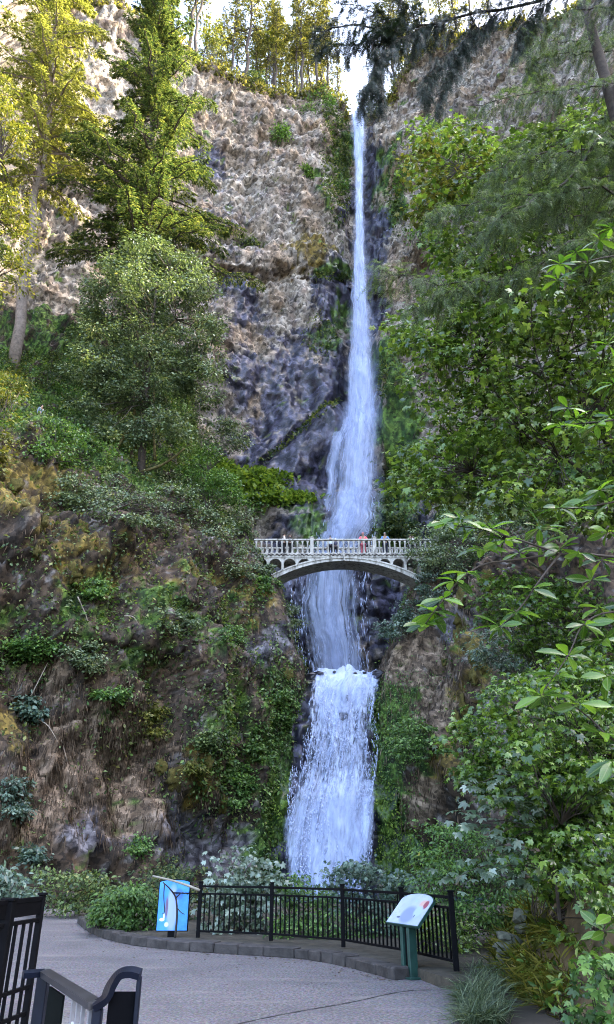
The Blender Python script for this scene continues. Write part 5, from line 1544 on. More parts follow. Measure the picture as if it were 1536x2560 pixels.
# --- tall maple filling the right side
MAPP = [(1040, 320), (1090, 300), (1170, 330), (1260, 370), (1360, 300), (1600, 220), (1600, 700), (1600, 1300), (1500, 1330), (1350, 1290), (1200, 1270), (1090, 1260), (985, 1240), (965, 1170), (1040, 1120), (1090, 1060), (1060, 1000), (1010, 970), (1070, 930), (1030, 880), (975, 840), (960, 800), (1010, 790), (1080, 760), (1120, 690), (1060, 560), (1010, 540), (1060, 480), (1030, 400)]
def mapY(a, b_): return 19.0 - 2.2 * (a - 1000) / 536.0
mroots = [P(1640, 1700, 17), P(1560, 1250, 17), P(1500, 1000, 17), P(1400, 900, 17.5), P(1300, 1080, 17.5), P(1300, 760, 17.5), P(1450, 700, 17), P(1200, 900, 18), P(1180, 1180, 18), P(1250, 450, 18), P(1120, 880, 18.5), P(1400, 1150, 17)]
mp_ = bush('maple_tree', 'big leafy green maple reaching across beside the far cliff', 'tree', MAPP, mapY, 800, 0.58, 0.32, 36, 0.21, TM, M_MAP, 3001, roots=mroots, ydev=1.7, n_obj=280, limb_r=0.022, min_px=10)
for pts, r0 in (([(1640, 1700, 17), (1580, 1350, 17), (1500, 1000, 17), (1460, 760, 17), (1400, 560, 17.5)], 0.16), ([(1540, 1150, 17), (1400, 900, 17.5), (1280, 760, 18), (1180, 690, 18)], 0.07), ([(1580, 1300, 17), (1420, 1150, 17), (1260, 1060, 17.5), (1130, 1020, 18)], 0.06), ([(1560, 1250, 17), (1350, 1200, 17.5), (1150, 1190, 18), (1020, 1200, 18.5)], 0.05),
                ([(1500, 1000, 17), (1330, 930, 17.5), (1200, 880, 18), (1050, 840, 18.5)], 0.05), ([(1460, 760, 17), (1300, 560, 17.5), (1180, 420, 18)], 0.05)):
    q = smooth_path([P(*a) for a in pts], 14)
    MB().tube(q, np.linspace(r0, r0 * 0.3, 14), 6).build('limb', M_BARK, mp_, True)
# bright upper spray of the same kind of maple, sunlight put into a yellower leaf colour
bush('maple_branch', 'sun-tinted yellow-green maple spray in front of the upper cliff', 'tree', [(1035, 345), (1090, 310), (1180, 330), (1230, 380), (1180, 470), (1100, 520), (1020, 545), (1050, 450), (1010, 400)], lambda a, b_: 16.6, 42, 0.42, 0.35, 22, 0.19, TM, M_LIME, 3002, roots=[P(1250, 480, 16.8), P(1150, 420, 16.6)], ydev=0.5, n_obj=110, limb_r=0.012, min_px=10)
# shrubs stepping down the right bluff between bridge and plaza
for k, (lab, poly, Y_, n, rad, per, size, T_, mat, no) in enumerate([
        ('dense pale green shrub smothering the far end of the bridge', [(985, 1350), (1040, 1335), (1090, 1300), (1190, 1290), (1240, 1350), (1200, 1420), (1110, 1440), (1060, 1430), (1040, 1390)], 49.6, 60, 0.75, 120, 0.20, TS, M_ALD, 0),
        ('shrub hanging below the far bridge abutment', [(1060, 1430), (1130, 1440), (1120, 1490), (1050, 1560), (980, 1600), (925, 1600), (960, 1560), (1000, 1500)], 48.3, 46, 0.6, 110, 0.18, TS, M_BLU, 0),
        ('leafy curtain on the slope above the far bridge end', [(1090, 1240), (1250, 1200), (1420, 1230), (1420, 1340), (1250, 1330), (1130, 1310)], 40, 60, 0.8, 110, 0.2, TS, M_ALD, 0),
        ('silvery leaved shrub in front of the mossy bluff', [(1195, 1580), (1260, 1550), (1340, 1580), (1400, 1640), (1350, 1700), (1260, 1690), (1200, 1650)], 21, 44, 0.42, 60, 0.12, TO, M_BLU, 60),
        ('green vine-leaf shrub on the slope under the rhododendron', [(1150, 1470), (1290, 1430), (1420, 1460), (1540, 1500), (1600, 1700), (1420, 1700), (1300, 1640), (1220, 1560)], 17, 110, 0.42, 46, 0.13, TM, M_MAPD, 120),
        ('fern tangle at the foot of the mossy bluff', [(965, 1830), (1030, 1800), (1110, 1830), (1130, 1890), (1050, 1900), (980, 1900)], 43.5, 26, 0.55, 90, 0.2, TS, M_FERN, 0),
        ('deep green leafy wall rising from the bank', [(1230, 1720), (1330, 1660), (1450, 1650), (1620, 1640), (1620, 2300), (1480, 2320), (1370, 2260), (1300, 2200), (1280, 2050), (1180, 1960), (1130, 1860), (1170, 1790)], 12.5, 330, 0.36, 42, 0.115, TM, M_MAPD, 260),
        ('nearer maple shrub standing out in front of the leafy wall', [(1250, 1720), (1400, 1690), (1560, 1760), (1580, 1950), (1460, 2050), (1330, 1960), (1240, 1850)], 10.6, 60, 0.34, 32, 0.12, TM, M_MAPD, 200),
        ('dense small leaved shrub between the tilted board and the bank', [(1060, 2080), (1130, 2050), (1230, 2120), (1290, 2240), (1250, 2330), (1150, 2330), (1090, 2290), (1050, 2200)], 17.0, 90, 0.42, 75, 0.09, TO, M_GRN, 0),
        ('low leafy bush on the lower bank', [(1420, 2080), (1560, 2050), (1600, 2300), (1480, 2330), (1400, 2200)], 9.2, 30, 0.26, 22, 0.10, TM, M_MAPD, 120),
        ('young maple seedlings in the near corner of the bank', [(1440, 2420), (1560, 2380), (1580, 2580), (1460, 2580)], 8.0, 22, 0.22, 12, 0.11, TM, M_GRN, 120)]):
    rr = P(np.mean([q[0] for q in poly]), max(q[1] for q in poly) + 10, Y_ + 0.5)
    rr2 = P(np.mean([q[0] for q in poly]) + 60, np.mean([q[1] for q in poly]), Y_ + 0.5)
    bush('leafy_shrub', lab, 'shrub', poly, lambda a, b_, Y=Y_: Y, n, rad, 0.5, per, size, T_, mat, 3100 + k, roots=[rr, rr2], ydev=rad * 1.6, n_obj=no, limb_r=0.012 if Y_ < 25 else 0.03, group='shrubs down the side of the plaza', min_px=10)
# big pale maple leaves with the sky's sheen put into their colour
pale = Leaves(); r_ = np.random.default_rng(77)
pp = []
for (cx, cy, n) in [(1150, 2025, 9), (1190, 2060, 10), (1225, 2010, 14), (1270, 1990, 12), (1310, 2010, 18), (1330, 2040, 10), (1240, 2090, 14), (1265, 2110, 10), (1200, 2160, 12), (1245, 2175, 10), (1290, 2140, 10), (1150, 2190, 9), (1300, 2205, 14), (1320, 2190, 6), (1230, 1940, 8), (1180, 1960, 7)]:
    c = P(cx, cy, 11.2 + r_.normal(0, 0.25)); pp.append(c)
    p = c + r_.normal(0, 1, (n, 3)) * np.array([0.13, 0.15, 0.07])
    a = np.stack([r_.normal(-0.3, 0.5, n), r_.normal(-0.7, 0.4, n), r_.normal(-0.25, 0.2, n)], -1)
    pale.add(p, a, np.array([0, -0.25, 1.0]) + r_.normal(0, 0.22, (n, 3)), 0.13 + 0.09 * r_.random(n))
pr = empty('maple_sapling', P(1400, 2300, 11.8), 'maple sapling with large pale sky-lit leaves beside the leafy wall', 'tree')
mb = MB()
trunk_ = [P(1400, 2300, 11.8), P(1390, 2200, 11.7), P(1370, 2080, 11.6), P(1350, 1960, 11.6)]
mb.tube(smooth_path(trunk_, 10), np.linspace(0.03, 0.012, 10), 5)
for c in pp: limb(mb, trunk_[min(3, max(1, int((2350 - proj(c)[1]) / 110)))], c, 0.010, 0.004, r_, 0.1, 6, 4)
mb.build('stem', M_BARK, pr)
build_leaves(pale, TM, M_MAPP, pr, 'foliage', 260, 'leaf', None, 6)

# --- conifer boughs hanging in from the upper right; the trunk stands just outside the picture
hem = empty('hemlock_tree', (8.6, 13.0, 0.0), 'dark hemlock with drooping boughs hanging in from above', 'tree')
MB().tube(smooth_path([(8.6, 13, 0), (8.65, 13, 8), (8.6, 13, 16), (8.7, 13.1, 26)], 14), np.linspace(0.42, 0.12, 14), 9).build('trunk', M_BARK, hem, True)
def trunk_at(z): return np.array([8.62, 13.0, z])
FR = T_frond(6, 0.27, 0.38)
rh = np.random.default_rng(19)
dark, soft = Leaves(), Leaves()
def bough(pts, r0, twig_len, spacing, target, hang=0.8, start=0.05, fr_size=0.20, dn=1.0):
    q = smooth_path([np.asarray(v, float) for v in pts], 26)
    q[2:-1] += rh.normal(0, 0.035, (23, 3))
    bo_ = MB().tube(q, np.linspace(r0, r0 * 0.25, 26), 5).build('bough', M_BARK, hem, True)
    ln = np.concatenate([[0], np.cumsum(np.linalg.norm(np.diff(q, axis=0), axis=1))])
    tw = MB(); nt_ = 0
    s_ = start * ln[-1]
    while s_ < ln[-1]:
        c = np.array([np.interp(s_, ln, q[:, k]) for k in range(3)])
        i = min(24, int(s_ / ln[-1] * 25)); d = q[i + 1] - q[i]; d /= np.linalg.norm(d)
        side = np.cross(d, (0, 0, 1.0)); side /= np.linalg.norm(side) + 1e-9
        for sg in (-1, 1):
            if rh.random() > dn: continue
            L_ = twig_len * (0.3 + 1.1 * rh.random() ** 1.5) * (1.15 - 0.5 * s_ / ln[-1])
            dirv = d * (0.2 + 0.5 * rh.random()) + side * sg * (0.25 + 0.9 * rh.random()) * (1.5 - hang * 0.7) + np.array([0, 0, rh.normal(0.05, 0.3) - hang * 0.55])
            dirv /= np.linalg.norm(dirv)
            t = np.linspace(0, 1, 7)[:, None]
            tp = c + dirv * L_ * t + np.array([0, 0, -1.0]) * L_ * 0.55 * hang * t ** 2
            tp[1:] += rh.normal(0, 0.02, (6, 3))
            tw.tube(tp, np.linspace(0.007, 0.003, 7), 3, False); nt_ += 1
            n = int(4 + L_ * (34 if target is dark else 21))
            u = rh.random(n) ** 0.8
            pos = np.stack([np.interp(u, t[:, 0], tp[:, k]) for k in range(3)], -1)
            sg2 = np.where(rh.random(n) < 0.5, -1, 1)[:, None]
            sd = np.cross(dirv, (0, 0, 1.0)); sd /= np.linalg.norm(sd) + 1e-9
            dl = dirv + np.array([0, 0, -0.9 * hang]) * u[:, None]
            a = dl * 0.8 + sd * sg2 * 0.6 * rh.random((n, 1)) + np.array([0, 0, -0.35 * hang]) + rh.normal(0, 0.25, (n, 3))
            nm = np.array([0, -0.5, 0.8]) + rh.normal(0, 0.4, (n, 3))
            target.add(pos, a, nm, fr_size * (0.55 + 0.8 * rh.random(n)))
        s_ += spacing * (0.4 + 1.2 * rh.random())
    if nt_:
        o = tw.build('twigs', M_BARK, bo_); o['kind'] = 'stuff'
H1 = 1.25
bough([trunk_at(17.5), P(1536, -30, 12.5), P(1330, 5, 12.2), P(1130, 50, 11.8), P(1000, 72, 11.5), P(880, 62, 11.2), P(785, 78, 11)], 0.06, 0.75, 0.075, dark, 0.7, 0.40)
bough([P(1130, 50, 11.8), P(1040, 80, 11.5), P(960, 130, 11.2), P(925, 210, 11), P(905, 270, 11)], 0.025, 0.60, 0.065, dark, H1)
bough([P(1010, 72, 11.5), P(930, 100, 11.3), P(860, 115, 11.1), P(800, 122, 11)], 0.025, 0.5, 0.07, dark, 0.6)
bough([P(1000, 72, 11.5), P(960, 50, 11.4), P(900, 20, 11.3), P(840, 5, 11.2)], 0.025, 0.5, 0.08, dark, 0.6)
bough([P(1250, 25, 12.1), P(1180, 90, 12.0), P(1110, 140, 12), P(1070, 200, 11.8), P(1060, 250, 11.8)], 0.02, 0.5, 0.08, dark, H1)
bough([P(1190, 45, 12.1), P(1150, 130, 12.0), P(1120, 190, 12), P(1098, 270, 11.8)], 0.02, 0.45, 0.08, dark, H1)
bough([P(930, 110, 11.2), P(945, 170, 11.2), P(955, 270, 11.1)], 0.02, 0.4, 0.08, dark, H1)
bough([P(1380, 0, 12.3), P(1310, 60, 12.2), P(1285, 130, 12.2)], 0.02, 0.5, 0.09, dark, H1)
bough([P(1060, 65, 11.7), P(1020, 20, 11.7), P(980, -20, 11.7)], 0.02, 0.5, 0.09, dark, 0.8)
for k in range(10):      # the many lesser boughs layered behind, each at its own height and tilt
    y0 = 30 + k * 62 + rh.normal(0, 12); Yk = 11.6 + 2.6 * rh.random()
    x1 = 1160 + 130 * rh.random() + (110 if k < 3 else 0); dy = 60 + 90 * rh.random()
    bough([P(1580, y0, Yk + .6), P(1450, y0 + dy * .25 + rh.normal(0, 14), Yk + .3), P(1320, y0 + dy * .55 + rh.normal(0, 18), Yk), P(x1, y0 + dy, Yk - .2)], 0.03, 0.85, 0.13, soft, 0.55 + 0.5 * rh.random(), 0.02, 0.22)
bough([trunk_at(13.5), P(1536, 345, 12.6), P(1440, 430, 12.2), P(1370, 480, 12), P(1300, 520, 11.8), P(1220, 560, 11.6)], 0.05, 0.75, 0.09, soft, 0.7, 0.35)
bough([trunk_at(12.9), P(1536, 480, 12.4), P(1390, 492, 12.2), P(1260, 490, 12), P(1130, 515, 11.8), P(1060, 540, 11.6)], 0.04, 0.7, 0.09, soft, 0.6, 0.3)
bough([trunk_at(11.6), P(1500, 610, 12.4), P(1300, 690, 12), P(1180, 708, 11.8), P(1060, 700, 11.6), P(930, 672, 11.4)], 0.04, 0.7, 0.08, soft, 0.6, 0.3)
bough([P(1180, 708, 11.8), P(1100, 740, 11.6), P(1030, 770, 11.5)], 0.02, 0.5, 0.09, soft, 0.8)
build_leaves(dark, FR, M_HEM, hem, 'needles')
build_leaves(soft, FR, M_HEM2, hem, 'needles')

# --- rhododendron reaching in close to the camera
rho = empty('rhododendron', (2.9, 4.6, 0.0), 'close rhododendron branches with long glossy green leaves', 'shrub')
RL = Leaves(); rr_ = np.random.default_rng(23)
def rbranch(pts, r0): MB().tube(smooth_path([P(*q) for q in pts], 16), np.linspace(r0, r0 * 0.35, 16), 6).build('branch', M_BARK, rho, True)
MB().tube(smooth_path([(2.9, 4.6, 0), (2.85, 4.6, 1.5), (2.7, 4.7, 3.2), (2.5, 4.8, 5.0)], 12), np.linspace(0.06, 0.03, 12), 7).build('stem', M_BARK, rho, True)
rbranch([(1640, 1420, 4.7), (1536, 1392, 4.6), (1400, 1385, 4.5), (1290, 1400, 4.5), (1210, 1410, 4.4), (1150, 1450, 4.3), (1100, 1510, 4.2), (1064, 1560, 4.2)], 0.010)
rbranch([(1400, 1385, 4.5), (1300, 1350, 4.4), (1210, 1325, 4.4), (1120, 1312, 4.3)], 0.008)
rbranch([(1400, 1385, 4.5), (1350, 1450, 4.4), (1300, 1520, 4.4), (1240, 1575, 4.3)], 0.008)
rbranch([(1660, 1560, 4.6), (1536, 1530, 4.5), (1460, 1560, 4.4), (1420, 1640, 4.3), (1350, 1740, 4.2)], 0.008)
rbranch([(1650, 640, 5.0), (1536, 640, 4.9), (1460, 655, 4.8), (1400, 665, 4.7)], 0.009)
rbranch([(1650, 1030, 4.9), (1536, 1050, 4.8), (1440, 1060, 4.7), (1390, 1070, 4.6)], 0.009)
rbranch([(1650, 1240, 4.9), (1536, 1255, 4.8), (1450, 1270, 4.7), (1380, 1270, 4.6)], 0.009)
rbranch([(1660, 1900, 4.5), (1536, 1850, 4.4), (1480, 1800, 4.4), (1430, 1760, 4.3)], 0.009)
rbranch([(1660, 2260, 4.8), (1536, 2290, 4.7), (1510, 2330, 4.7)], 0.006)
WH = [(1112, 1308, 4.3), (1150, 1300, 4.3), (1190, 1318, 4.4), (1228, 1322, 4.4), (1262, 1350, 4.4), (1205, 1372, 4.4), (1168, 1432, 4.3), (1136, 1452, 4.3), (1108, 1498, 4.2), (1084, 1530, 4.2), (1062, 1562, 4.2), (1300, 1382, 4.5), (1350, 1368, 4.5), (1400, 1372, 4.5), (1330, 1472, 4.4),
      (1290, 1530, 4.4), (1250, 1566, 4.3), (1450, 1382, 4.5), (1505, 1400, 4.6), (1480, 1450, 4.5), (1420, 1640, 4.3), (1462, 1562, 4.4), (1395, 1690, 4.3), (1510, 1600, 4.5), (1355, 1740, 4.2), (1500, 1520, 4.5), (1520, 1690, 4.4), (1450, 1760, 4.3), (1400, 660, 4.7), (1440, 630, 4.8), (1500, 600, 4.9),
      (1395, 700, 4.7), (1530, 570, 4.9), (1470, 660, 4.8), (1400, 1062, 4.6), (1440, 1048, 4.7), (1490, 1062, 4.7), (1525, 1040, 4.8), (1420, 1020, 4.7), (1530, 1255, 4.8), (1450, 1268, 4.7), (1400, 1268, 4.6), (1500, 1225, 4.7), (1500, 1830, 4.4), (1530, 1900, 4.4), (1512, 2330, 4.7), (1530, 2290, 4.7), (1350, 1320, 4.5), (1520, 1330, 4.6), (1520, 860, 4.9), (1535, 960, 4.8)]
for (cx, cy, cY) in WH:
    c = P(cx, cy, cY); n = int(rr_.integers(6, 10))
    az = np.arange(n) * 6.283 / n + rr_.random() * 6
    tl = rr_.normal(0, 0.6, n)
    a = np.stack([np.cos(az), np.sin(az), 0.15 - 0.45 * rr_.random(n) + tl * 0.4], -1)
    RL.add(np.repeat(c[None], n, 0) + a * 0.012, a, np.array([0, -0.7, 0.7]) + rr_.normal(0, 0.4, (n, 3)), 0.105 + 0.075 * rr_.random(n))
def T_rho():
    s_ = [(0, 0.03), (0.15, 0.07), (0.35, 0.15), (0.58, 0.18), (0.8, 0.13), (0.93, 0.06), (1.0, 0.0)]
    V, F = [], []
    for i, (t, w) in enumerate(s_):
        z = -0.16 * t * t
        V += [(-w, t, z + w * 0.35), (0, t, z), (w, t, z + w * 0.35)]
        if i:
            b0 = (i - 1) * 3
            F += [(b0, b0 + 1, b0 + 4), (b0, b0 + 4, b0 + 3), (b0 + 1, b0 + 2, b0 + 5), (b0 + 1, b0 + 5, b0 + 4)]
    return np.array(V), np.array(F)
TR = T_rho()
build_leaves(RL, TR, M_RHO, rho, 'foliage', 300, 'leaf', None, 6)
# ------------------------------------------------------------------ plaza furniture
M_IRON = plain('black_painted_iron', (0.004, 0.004, 0.005), 0.7, 0.0, var=0.3, scale=8, spec=0.08)
M_IRONB = plain('dark_blue_enamelled_steel', (0.004, 0.006, 0.014), 0.4, 0.0, var=0.3, scale=6, spec=0.25)
M_KERB = plain('dark_basalt_kerb_stone', (0.042, 0.036, 0.034), 0.9, var=0.6, scale=4, bmp=0.8)
M_BED = plain('planting_bed_soil', (0.05, 0.042, 0.03), 0.95, var=0.5, scale=5, bmp=0.8)
KZ = 0.17
# planting bed behind the kerb
tk = np.gradient(KERB[:, :2], axis=0); tk /= np.linalg.norm(tk, axis=1, keepdims=True)
nk = np.stack([-tk[:, 1], tk[:, 0]], -1)
if nk[45, 1] < 0: nk = -nk
inner = KERB[:, :2] + nk * 0.22
pl = [tuple(p) for p in inner] + [(1.62, 14.45), (2.05, 12.95), (2.3, 12.4), (3.0, 12.6), (4.2, 15.5), (6.0, 22), (7.5, 33), (-7.6, 33), (-8.3, 31)]
bm = bmesh.new()
bm.faces.new([bm.verts.new((p[0], p[1], KZ - 0.03)) for p in pl])
edges_ = list(bm.edges)
res = bmesh.ops.extrude_edge_only(bm, edges=edges_)
for v_ in [q for q in res['geom'] if isinstance(q, bmesh.types.BMVert)]: v_.co.z = -0.05
bmesh.ops.triangulate(bm, faces=bm.faces[:])
me = bpy.data.meshes.new('planting_bed'); bm.to_mesh(me); bm.free()
tag(link('planting_bed', me, M_BED), kind='structure')
# kerb stones
kerb = empty('stone_kerb', KERB[45], 'low curved kerb of dark rough stone blocks edging the plaza', 'kerb')
rk = np.random.default_rng(5)
ln = np.concatenate([[0], np.cumsum(np.linalg.norm(np.diff(KERB, axis=0), axis=1))])
s_ = 0.0
while s_ < ln[-1] - 0.1:
    L_ = min(0.32 + 0.42 * rk.random(), ln[-1] - s_)
    c = np.array([np.interp(s_ + L_ / 2, ln, KERB[:, k]) for k in range(3)])
    i = min(89, int(np.searchsorted(ln, s_ + L_ / 2)))
    d = np.array([tk[i, 0], tk[i, 1], 0]); n_ = np.array([nk[i, 0], nk[i, 1], 0])
    h = KZ * (0.92 + 0.2 * rk.random())
    Mx = np.stack([d, n_, np.array([0, 0, 1.0])], -1)
    mb = MB(); mb.box((0, 0, 0), (L_ / 2 - 0.008, 0.15 + 0.02 * rk.random(), h / 2 + 0.01), bev=0.022)
    V = mb.V[0]; V += rk.normal(0, 0.007, V.shape)
    mb.V[0] = V @ Mx.T + c + n_ * 0.13 + np.array([0, 0, h / 2 - 0.008])
    mb.build('stone', M_KERB, kerb)
    s_ += L_

def fence_panel(root, a, b, top=1.02, mid=0.87, bot=0.13, gap=0.128, pk=0.013, mat=M_IRON, top_r=0.022):
    a = np.asarray(a, float); b = np.asarray(b, float)
    d = b - a; L_ = np.linalg.norm(d[:2]); u = d / np.linalg.norm(d)
    n_ = np.cross(u, (0, 0, 1.0)); n_ /= np.linalg.norm(n_)
    Mx = np.stack([u, n_, np.array([0, 0, 1.0])], -1)
    for z, hh, nm in ((top, top_r, 'top_rail'), (mid, 0.018, 'middle_rail'), (bot, 0.02, 'bottom_rail')):
        MB().box((a + b) / 2 + np.array([0, 0, z]), (np.linalg.norm(d) / 2, 0.018, hh), Mx, 0.005).build(nm, mat, root)
    n = max(2, int(round(L_ / gap)))
    me_ = None
    for i in range(1, n):
        c = a + d * i / n + np.array([0, 0, (mid + bot) / 2])
        if me_ is None:
            o = MB().box((0, 0, 0), (pk, pk, (mid - bot) / 2 - 0.012), Mx).build('picket', mat, root); me_ = o.data
        else:
            o = link('picket', me_, None, root)
        o.location = Vector(c)
    # short spindles between the two upper rails, every sixth
    for i in range(3, n, 6):
        c = a + d * i / n + np.array([0, 0, (mid + top) / 2])
        MB().box(c, (0.008, 0.008, (top - mid) / 2 - 0.018), Mx).build('spindle', mat, root)
def fence_post(root, p, h=1.10, r=0.042, mat=M_IRON):
    po_ = MB().box(np.asarray(p, float) + np.array([0, 0, h / 2]), (r, r, h / 2), bev=0.006).build('post', mat, root)
    MB().box(np.asarray(p, float) + np.array([0, 0, h + 0.012]), (r + 0.010, r + 0.010, 0.012), bev=0.004).build('cap', mat, po_)
fence = empty('picket_fence', G(678, 2352, KZ), 'black iron picket fence curving round the far side of the plaza', 'fence')
fp = [G(495, 2344, KZ), G(678, 2352, KZ), G(859, 2368, KZ), G(1012, 2396, KZ), G(1142, 2428, KZ)]
for p in fp: fence_post(fence, p)
for a, b_ in zip(fp[:-1], fp[1:]): fence_panel(fence, a, b_)
rl_ = G(392, 2337, KZ)
MB().tube([fp[0] + np.array([0, 0, 0.87]), rl_ + np.array([0, 0, 0.87])], 0.016, 6).build('middle_rail', M_IRON, fence)

# ------------------------------------------------------------------ blue poster board behind the fence
pc = P(434, 2262, 19.0)
sg = empty('poster_board', (pc[0], 19.0, KZ), 'bright blue arch-topped poster board standing behind the fence', 'sign')
m, nt, b, o = new_mat('blue_poster_print')
v = coords(nt)
sep = nt.nodes.new('ShaderNodeSeparateXYZ'); nt.links.new(v, sep.inputs[0])
def blob(nt, sx, sz, cx, cz, rx, rz):
    a = mathn(nt, 'DIVIDE', mathn(nt, 'SUBTRACT', sx, cx), rx); c_ = mathn(nt, 'DIVIDE', mathn(nt, 'SUBTRACT', sz, cz), rz)
    d = mathn(nt, 'SQRT', mathn(nt, 'ADD', mathn(nt, 'MULTIPLY', a, a), mathn(nt, 'MULTIPLY', c_, c_)))
    return maprange(nt, d, 0.75, 1.15, 1.0, 0.0)
sx, sz = sep.outputs[0], sep.outputs[2]
c = mixc(nt, maprange(nt, noise(nt, v, 3.0, 4), 0.35, 0.65), (0.05, 0.25, 0.68), (0.08, 0.36, 0.80))
c = mixc(nt, blob(nt, sx, sz, -0.02, -0.08, 0.13, 0.48), c, (0.34, 0.44, 0.86))
c = mixc(nt, blob(nt, sx, sz, -0.15, -0.05, 0.035, 0.22), c, (0.16, 0.12, 0.22))
c = mixc(nt, blob(nt, sx, sz, -0.24, -0.30, 0.06, 0.035), c, (0.85, 0.88, 0.95))
c = mixc(nt, blob(nt, sx, sz, -0.20, -0.24, 0.02, 0.07), c, (0.80, 0.84, 0.95))
c = mixc(nt, blob(nt, sx, sz, -0.13, -0.40, 0.05, 0.05), c, (0.70, 0.76, 0.92))
c = mixc(nt, blob(nt, sx, sz, 0.12, 0.22, 0.10, 0.12), c, (0.06, 0.20, 0.55))
nt.links.new(c, b.inputs['Base Color']); b.inputs['Roughness'].default_value = 0.25
M_POST = m
hw, hb, ht = 0.35, -0.52, 0.46
def arch_poly(hw, hb, ht, rise, n=12):
    return [(-hw, hb), (hw, hb), (hw, ht)] + [(hw * math.cos(t), ht + rise * math.sin(t)) for t in np.linspace(0, math.pi, n)[1:-1]] + [(-hw, ht)]
zc = pc[2]
f = MB().prism(arch_poly(hw + 0.02, hb - 0.02, ht, 0.075), (0, 0, 0), (1, 0, 0), (0, 1, 0), (0, 0, 1), 0.03).build('frame', M_IRON, sg)
f.location = (pc[0], 19.03, zc)
pn = MB().prism(arch_poly(hw, hb, ht, 0.055), (0, 0, 0), (1, 0, 0), (0, 1, 0), (0, 0, 1), 0.012).build('poster', M_POST, sg)
pn.location = (pc[0], 18.995, zc)
MB().box((pc[0], 19.05, (zc + hb + KZ) / 2 - 0.03), (0.09, 0.05, (zc + hb - KZ) / 2 + 0.02), bev=0.01).build('post', M_IRON, sg)
# leafless dark branch in front of the poster
db = empty('dead_branch', P(440, 2340, 18.4), 'leafless dark branch crossing in front of the blue poster', 'branch')
M_DARKB = plain('dark_dead_bark', (0.03, 0.025, 0.022), 0.9)
MB().tube(smooth_path([P(438, 2345, 18.4), P(443, 2290, 18.4), P(440, 2245, 18.4), P(425, 2222, 18.3), P(408, 2206, 18.3)], 14), np.linspace(0.028, 0.012, 14), 6).build('main_branch', M_DARKB, db, True)
MB().tube(smooth_path([P(440, 2245, 18.4), P(455, 2232, 18.3), P(470, 2236, 18.3)], 8), np.linspace(0.016, 0.006, 8), 5).build('side_branch', M_DARKB, db, True)
MB().tube(smooth_path([P(442, 2268, 18.4), P(452, 2280, 18.3), P(462, 2286, 18.3)], 8), np.linspace(0.014, 0.006, 8), 5).build('side_branch', M_DARKB, db, True)
MB().tube(smooth_path([P(412, 2210, 18.3), P(410, 2240, 18.3), P(412, 2278, 18.3), P(406, 2285, 18.3)], 10), np.linspace(0.014, 0.007, 10), 5).build('side_branch', M_DARKB, db, True)
o = MB().tube(smooth_path([P(382, 2190, 18.0), P(430, 2201, 18.0), P(470, 2214, 18.0), P(500, 2226, 18.0)], 10), np.linspace(0.022, 0.03, 10), 6).build('pale_pole', plain('pale_weathered_pole', (0.28, 0.25, 0.2), 0.9), None, True)
tag(o, 'pale weathered pole slanting over the top of the blue poster', 'pole')

# ------------------------------------------------------------------ tilted information board
BL, BR = P(969, 2300, 14.3), P(1046.5, 2326, 13.4)
BR[2] = BL[2] = (BL[2] + BR[2]) / 2
e1 = BR - BL; W_ = np.linalg.norm(e1); e1 = e1 / W_
hz_ = np.array([-e1[1], e1[0], 0]); 
if hz_[0] < 0: hz_ = -hz_
e2 = hz_ * 0.70 + np.array([0, 0, 0.72]); e2 /= np.linalg.norm(e2)
e3 = np.cross(e1, e2)
if e3[2] < 0: e3 = -e3
D_ = 0.60
ctr = (BL + BR) / 2
foot = ctr + hz_ * 0.10; foot[2] = 0
ib = empty('information_board', foot, 'tilted white information board with arched top on a green twin post', 'sign')
def board_poly(w, d0, d1, rise):
    return [(-w / 2, d0), (w / 2, d0), (w / 2, d1)] + [(w / 2 * math.cos(t), d1 + rise * math.sin(t)) for t in np.linspace(0, math.pi, 14)[1:-1]] + [(-w / 2, d1)]
m, nt, b, o = new_mat('information_print')
v = coords(nt)
sep = nt.nodes.new('ShaderNodeSeparateXYZ'); nt.links.new(v, sep.inputs[0])
sx, sy = sep.outputs[0], sep.outputs[1]
c = mixc(nt, maprange(nt, noise(nt, v, 2.2, 3), 0.35, 0.65), (0.36, 0.43, 0.60), (0.48, 0.54, 0.68))
c = mixc(nt, blob(nt, sx, sy, 0.02, 0.18, 0.22, 0.18), c, (0.25, 0.30, 0.55))
c = mixc(nt, blob(nt, sx, sy, 0.30, 0.42, 0.14, 0.07), c, (0.62, 0.40, 0.36))
c = mixc(nt, blob(nt, sx, sy, 0.37, 0.40, 0.07, 0.09), c, (0.30, 0.09, 0.12))
c = mixc(nt, blob(nt, sx, sy, 0.26, 0.26, 0.12, 0.11), c, (0.42, 0.52, 0.70))
c = mixc(nt, blob(nt, sx, sy, -0.30, 0.36, 0.05, 0.04), c, (0.42, 0.46, 0.52))
c = mixc(nt, blob(nt, sx, sy, -0.27, 0.24, 0.05, 0.04), c, (0.42, 0.48, 0.52))
c = mixc(nt, blob(nt, sx, sy, -0.22, 0.12, 0.06, 0.02), c, (0.12, 0.14, 0.2))
c = mixc(nt, blob(nt, sx, sy, 0.02, 0.46, 0.035, 0.03), c, (0.40, 0.52, 0.50))
c = mixc(nt, blob(nt, sx, sy, 0.23, 0.17, 0.015, 0.03), c, (0.10, 0.12, 0.2))
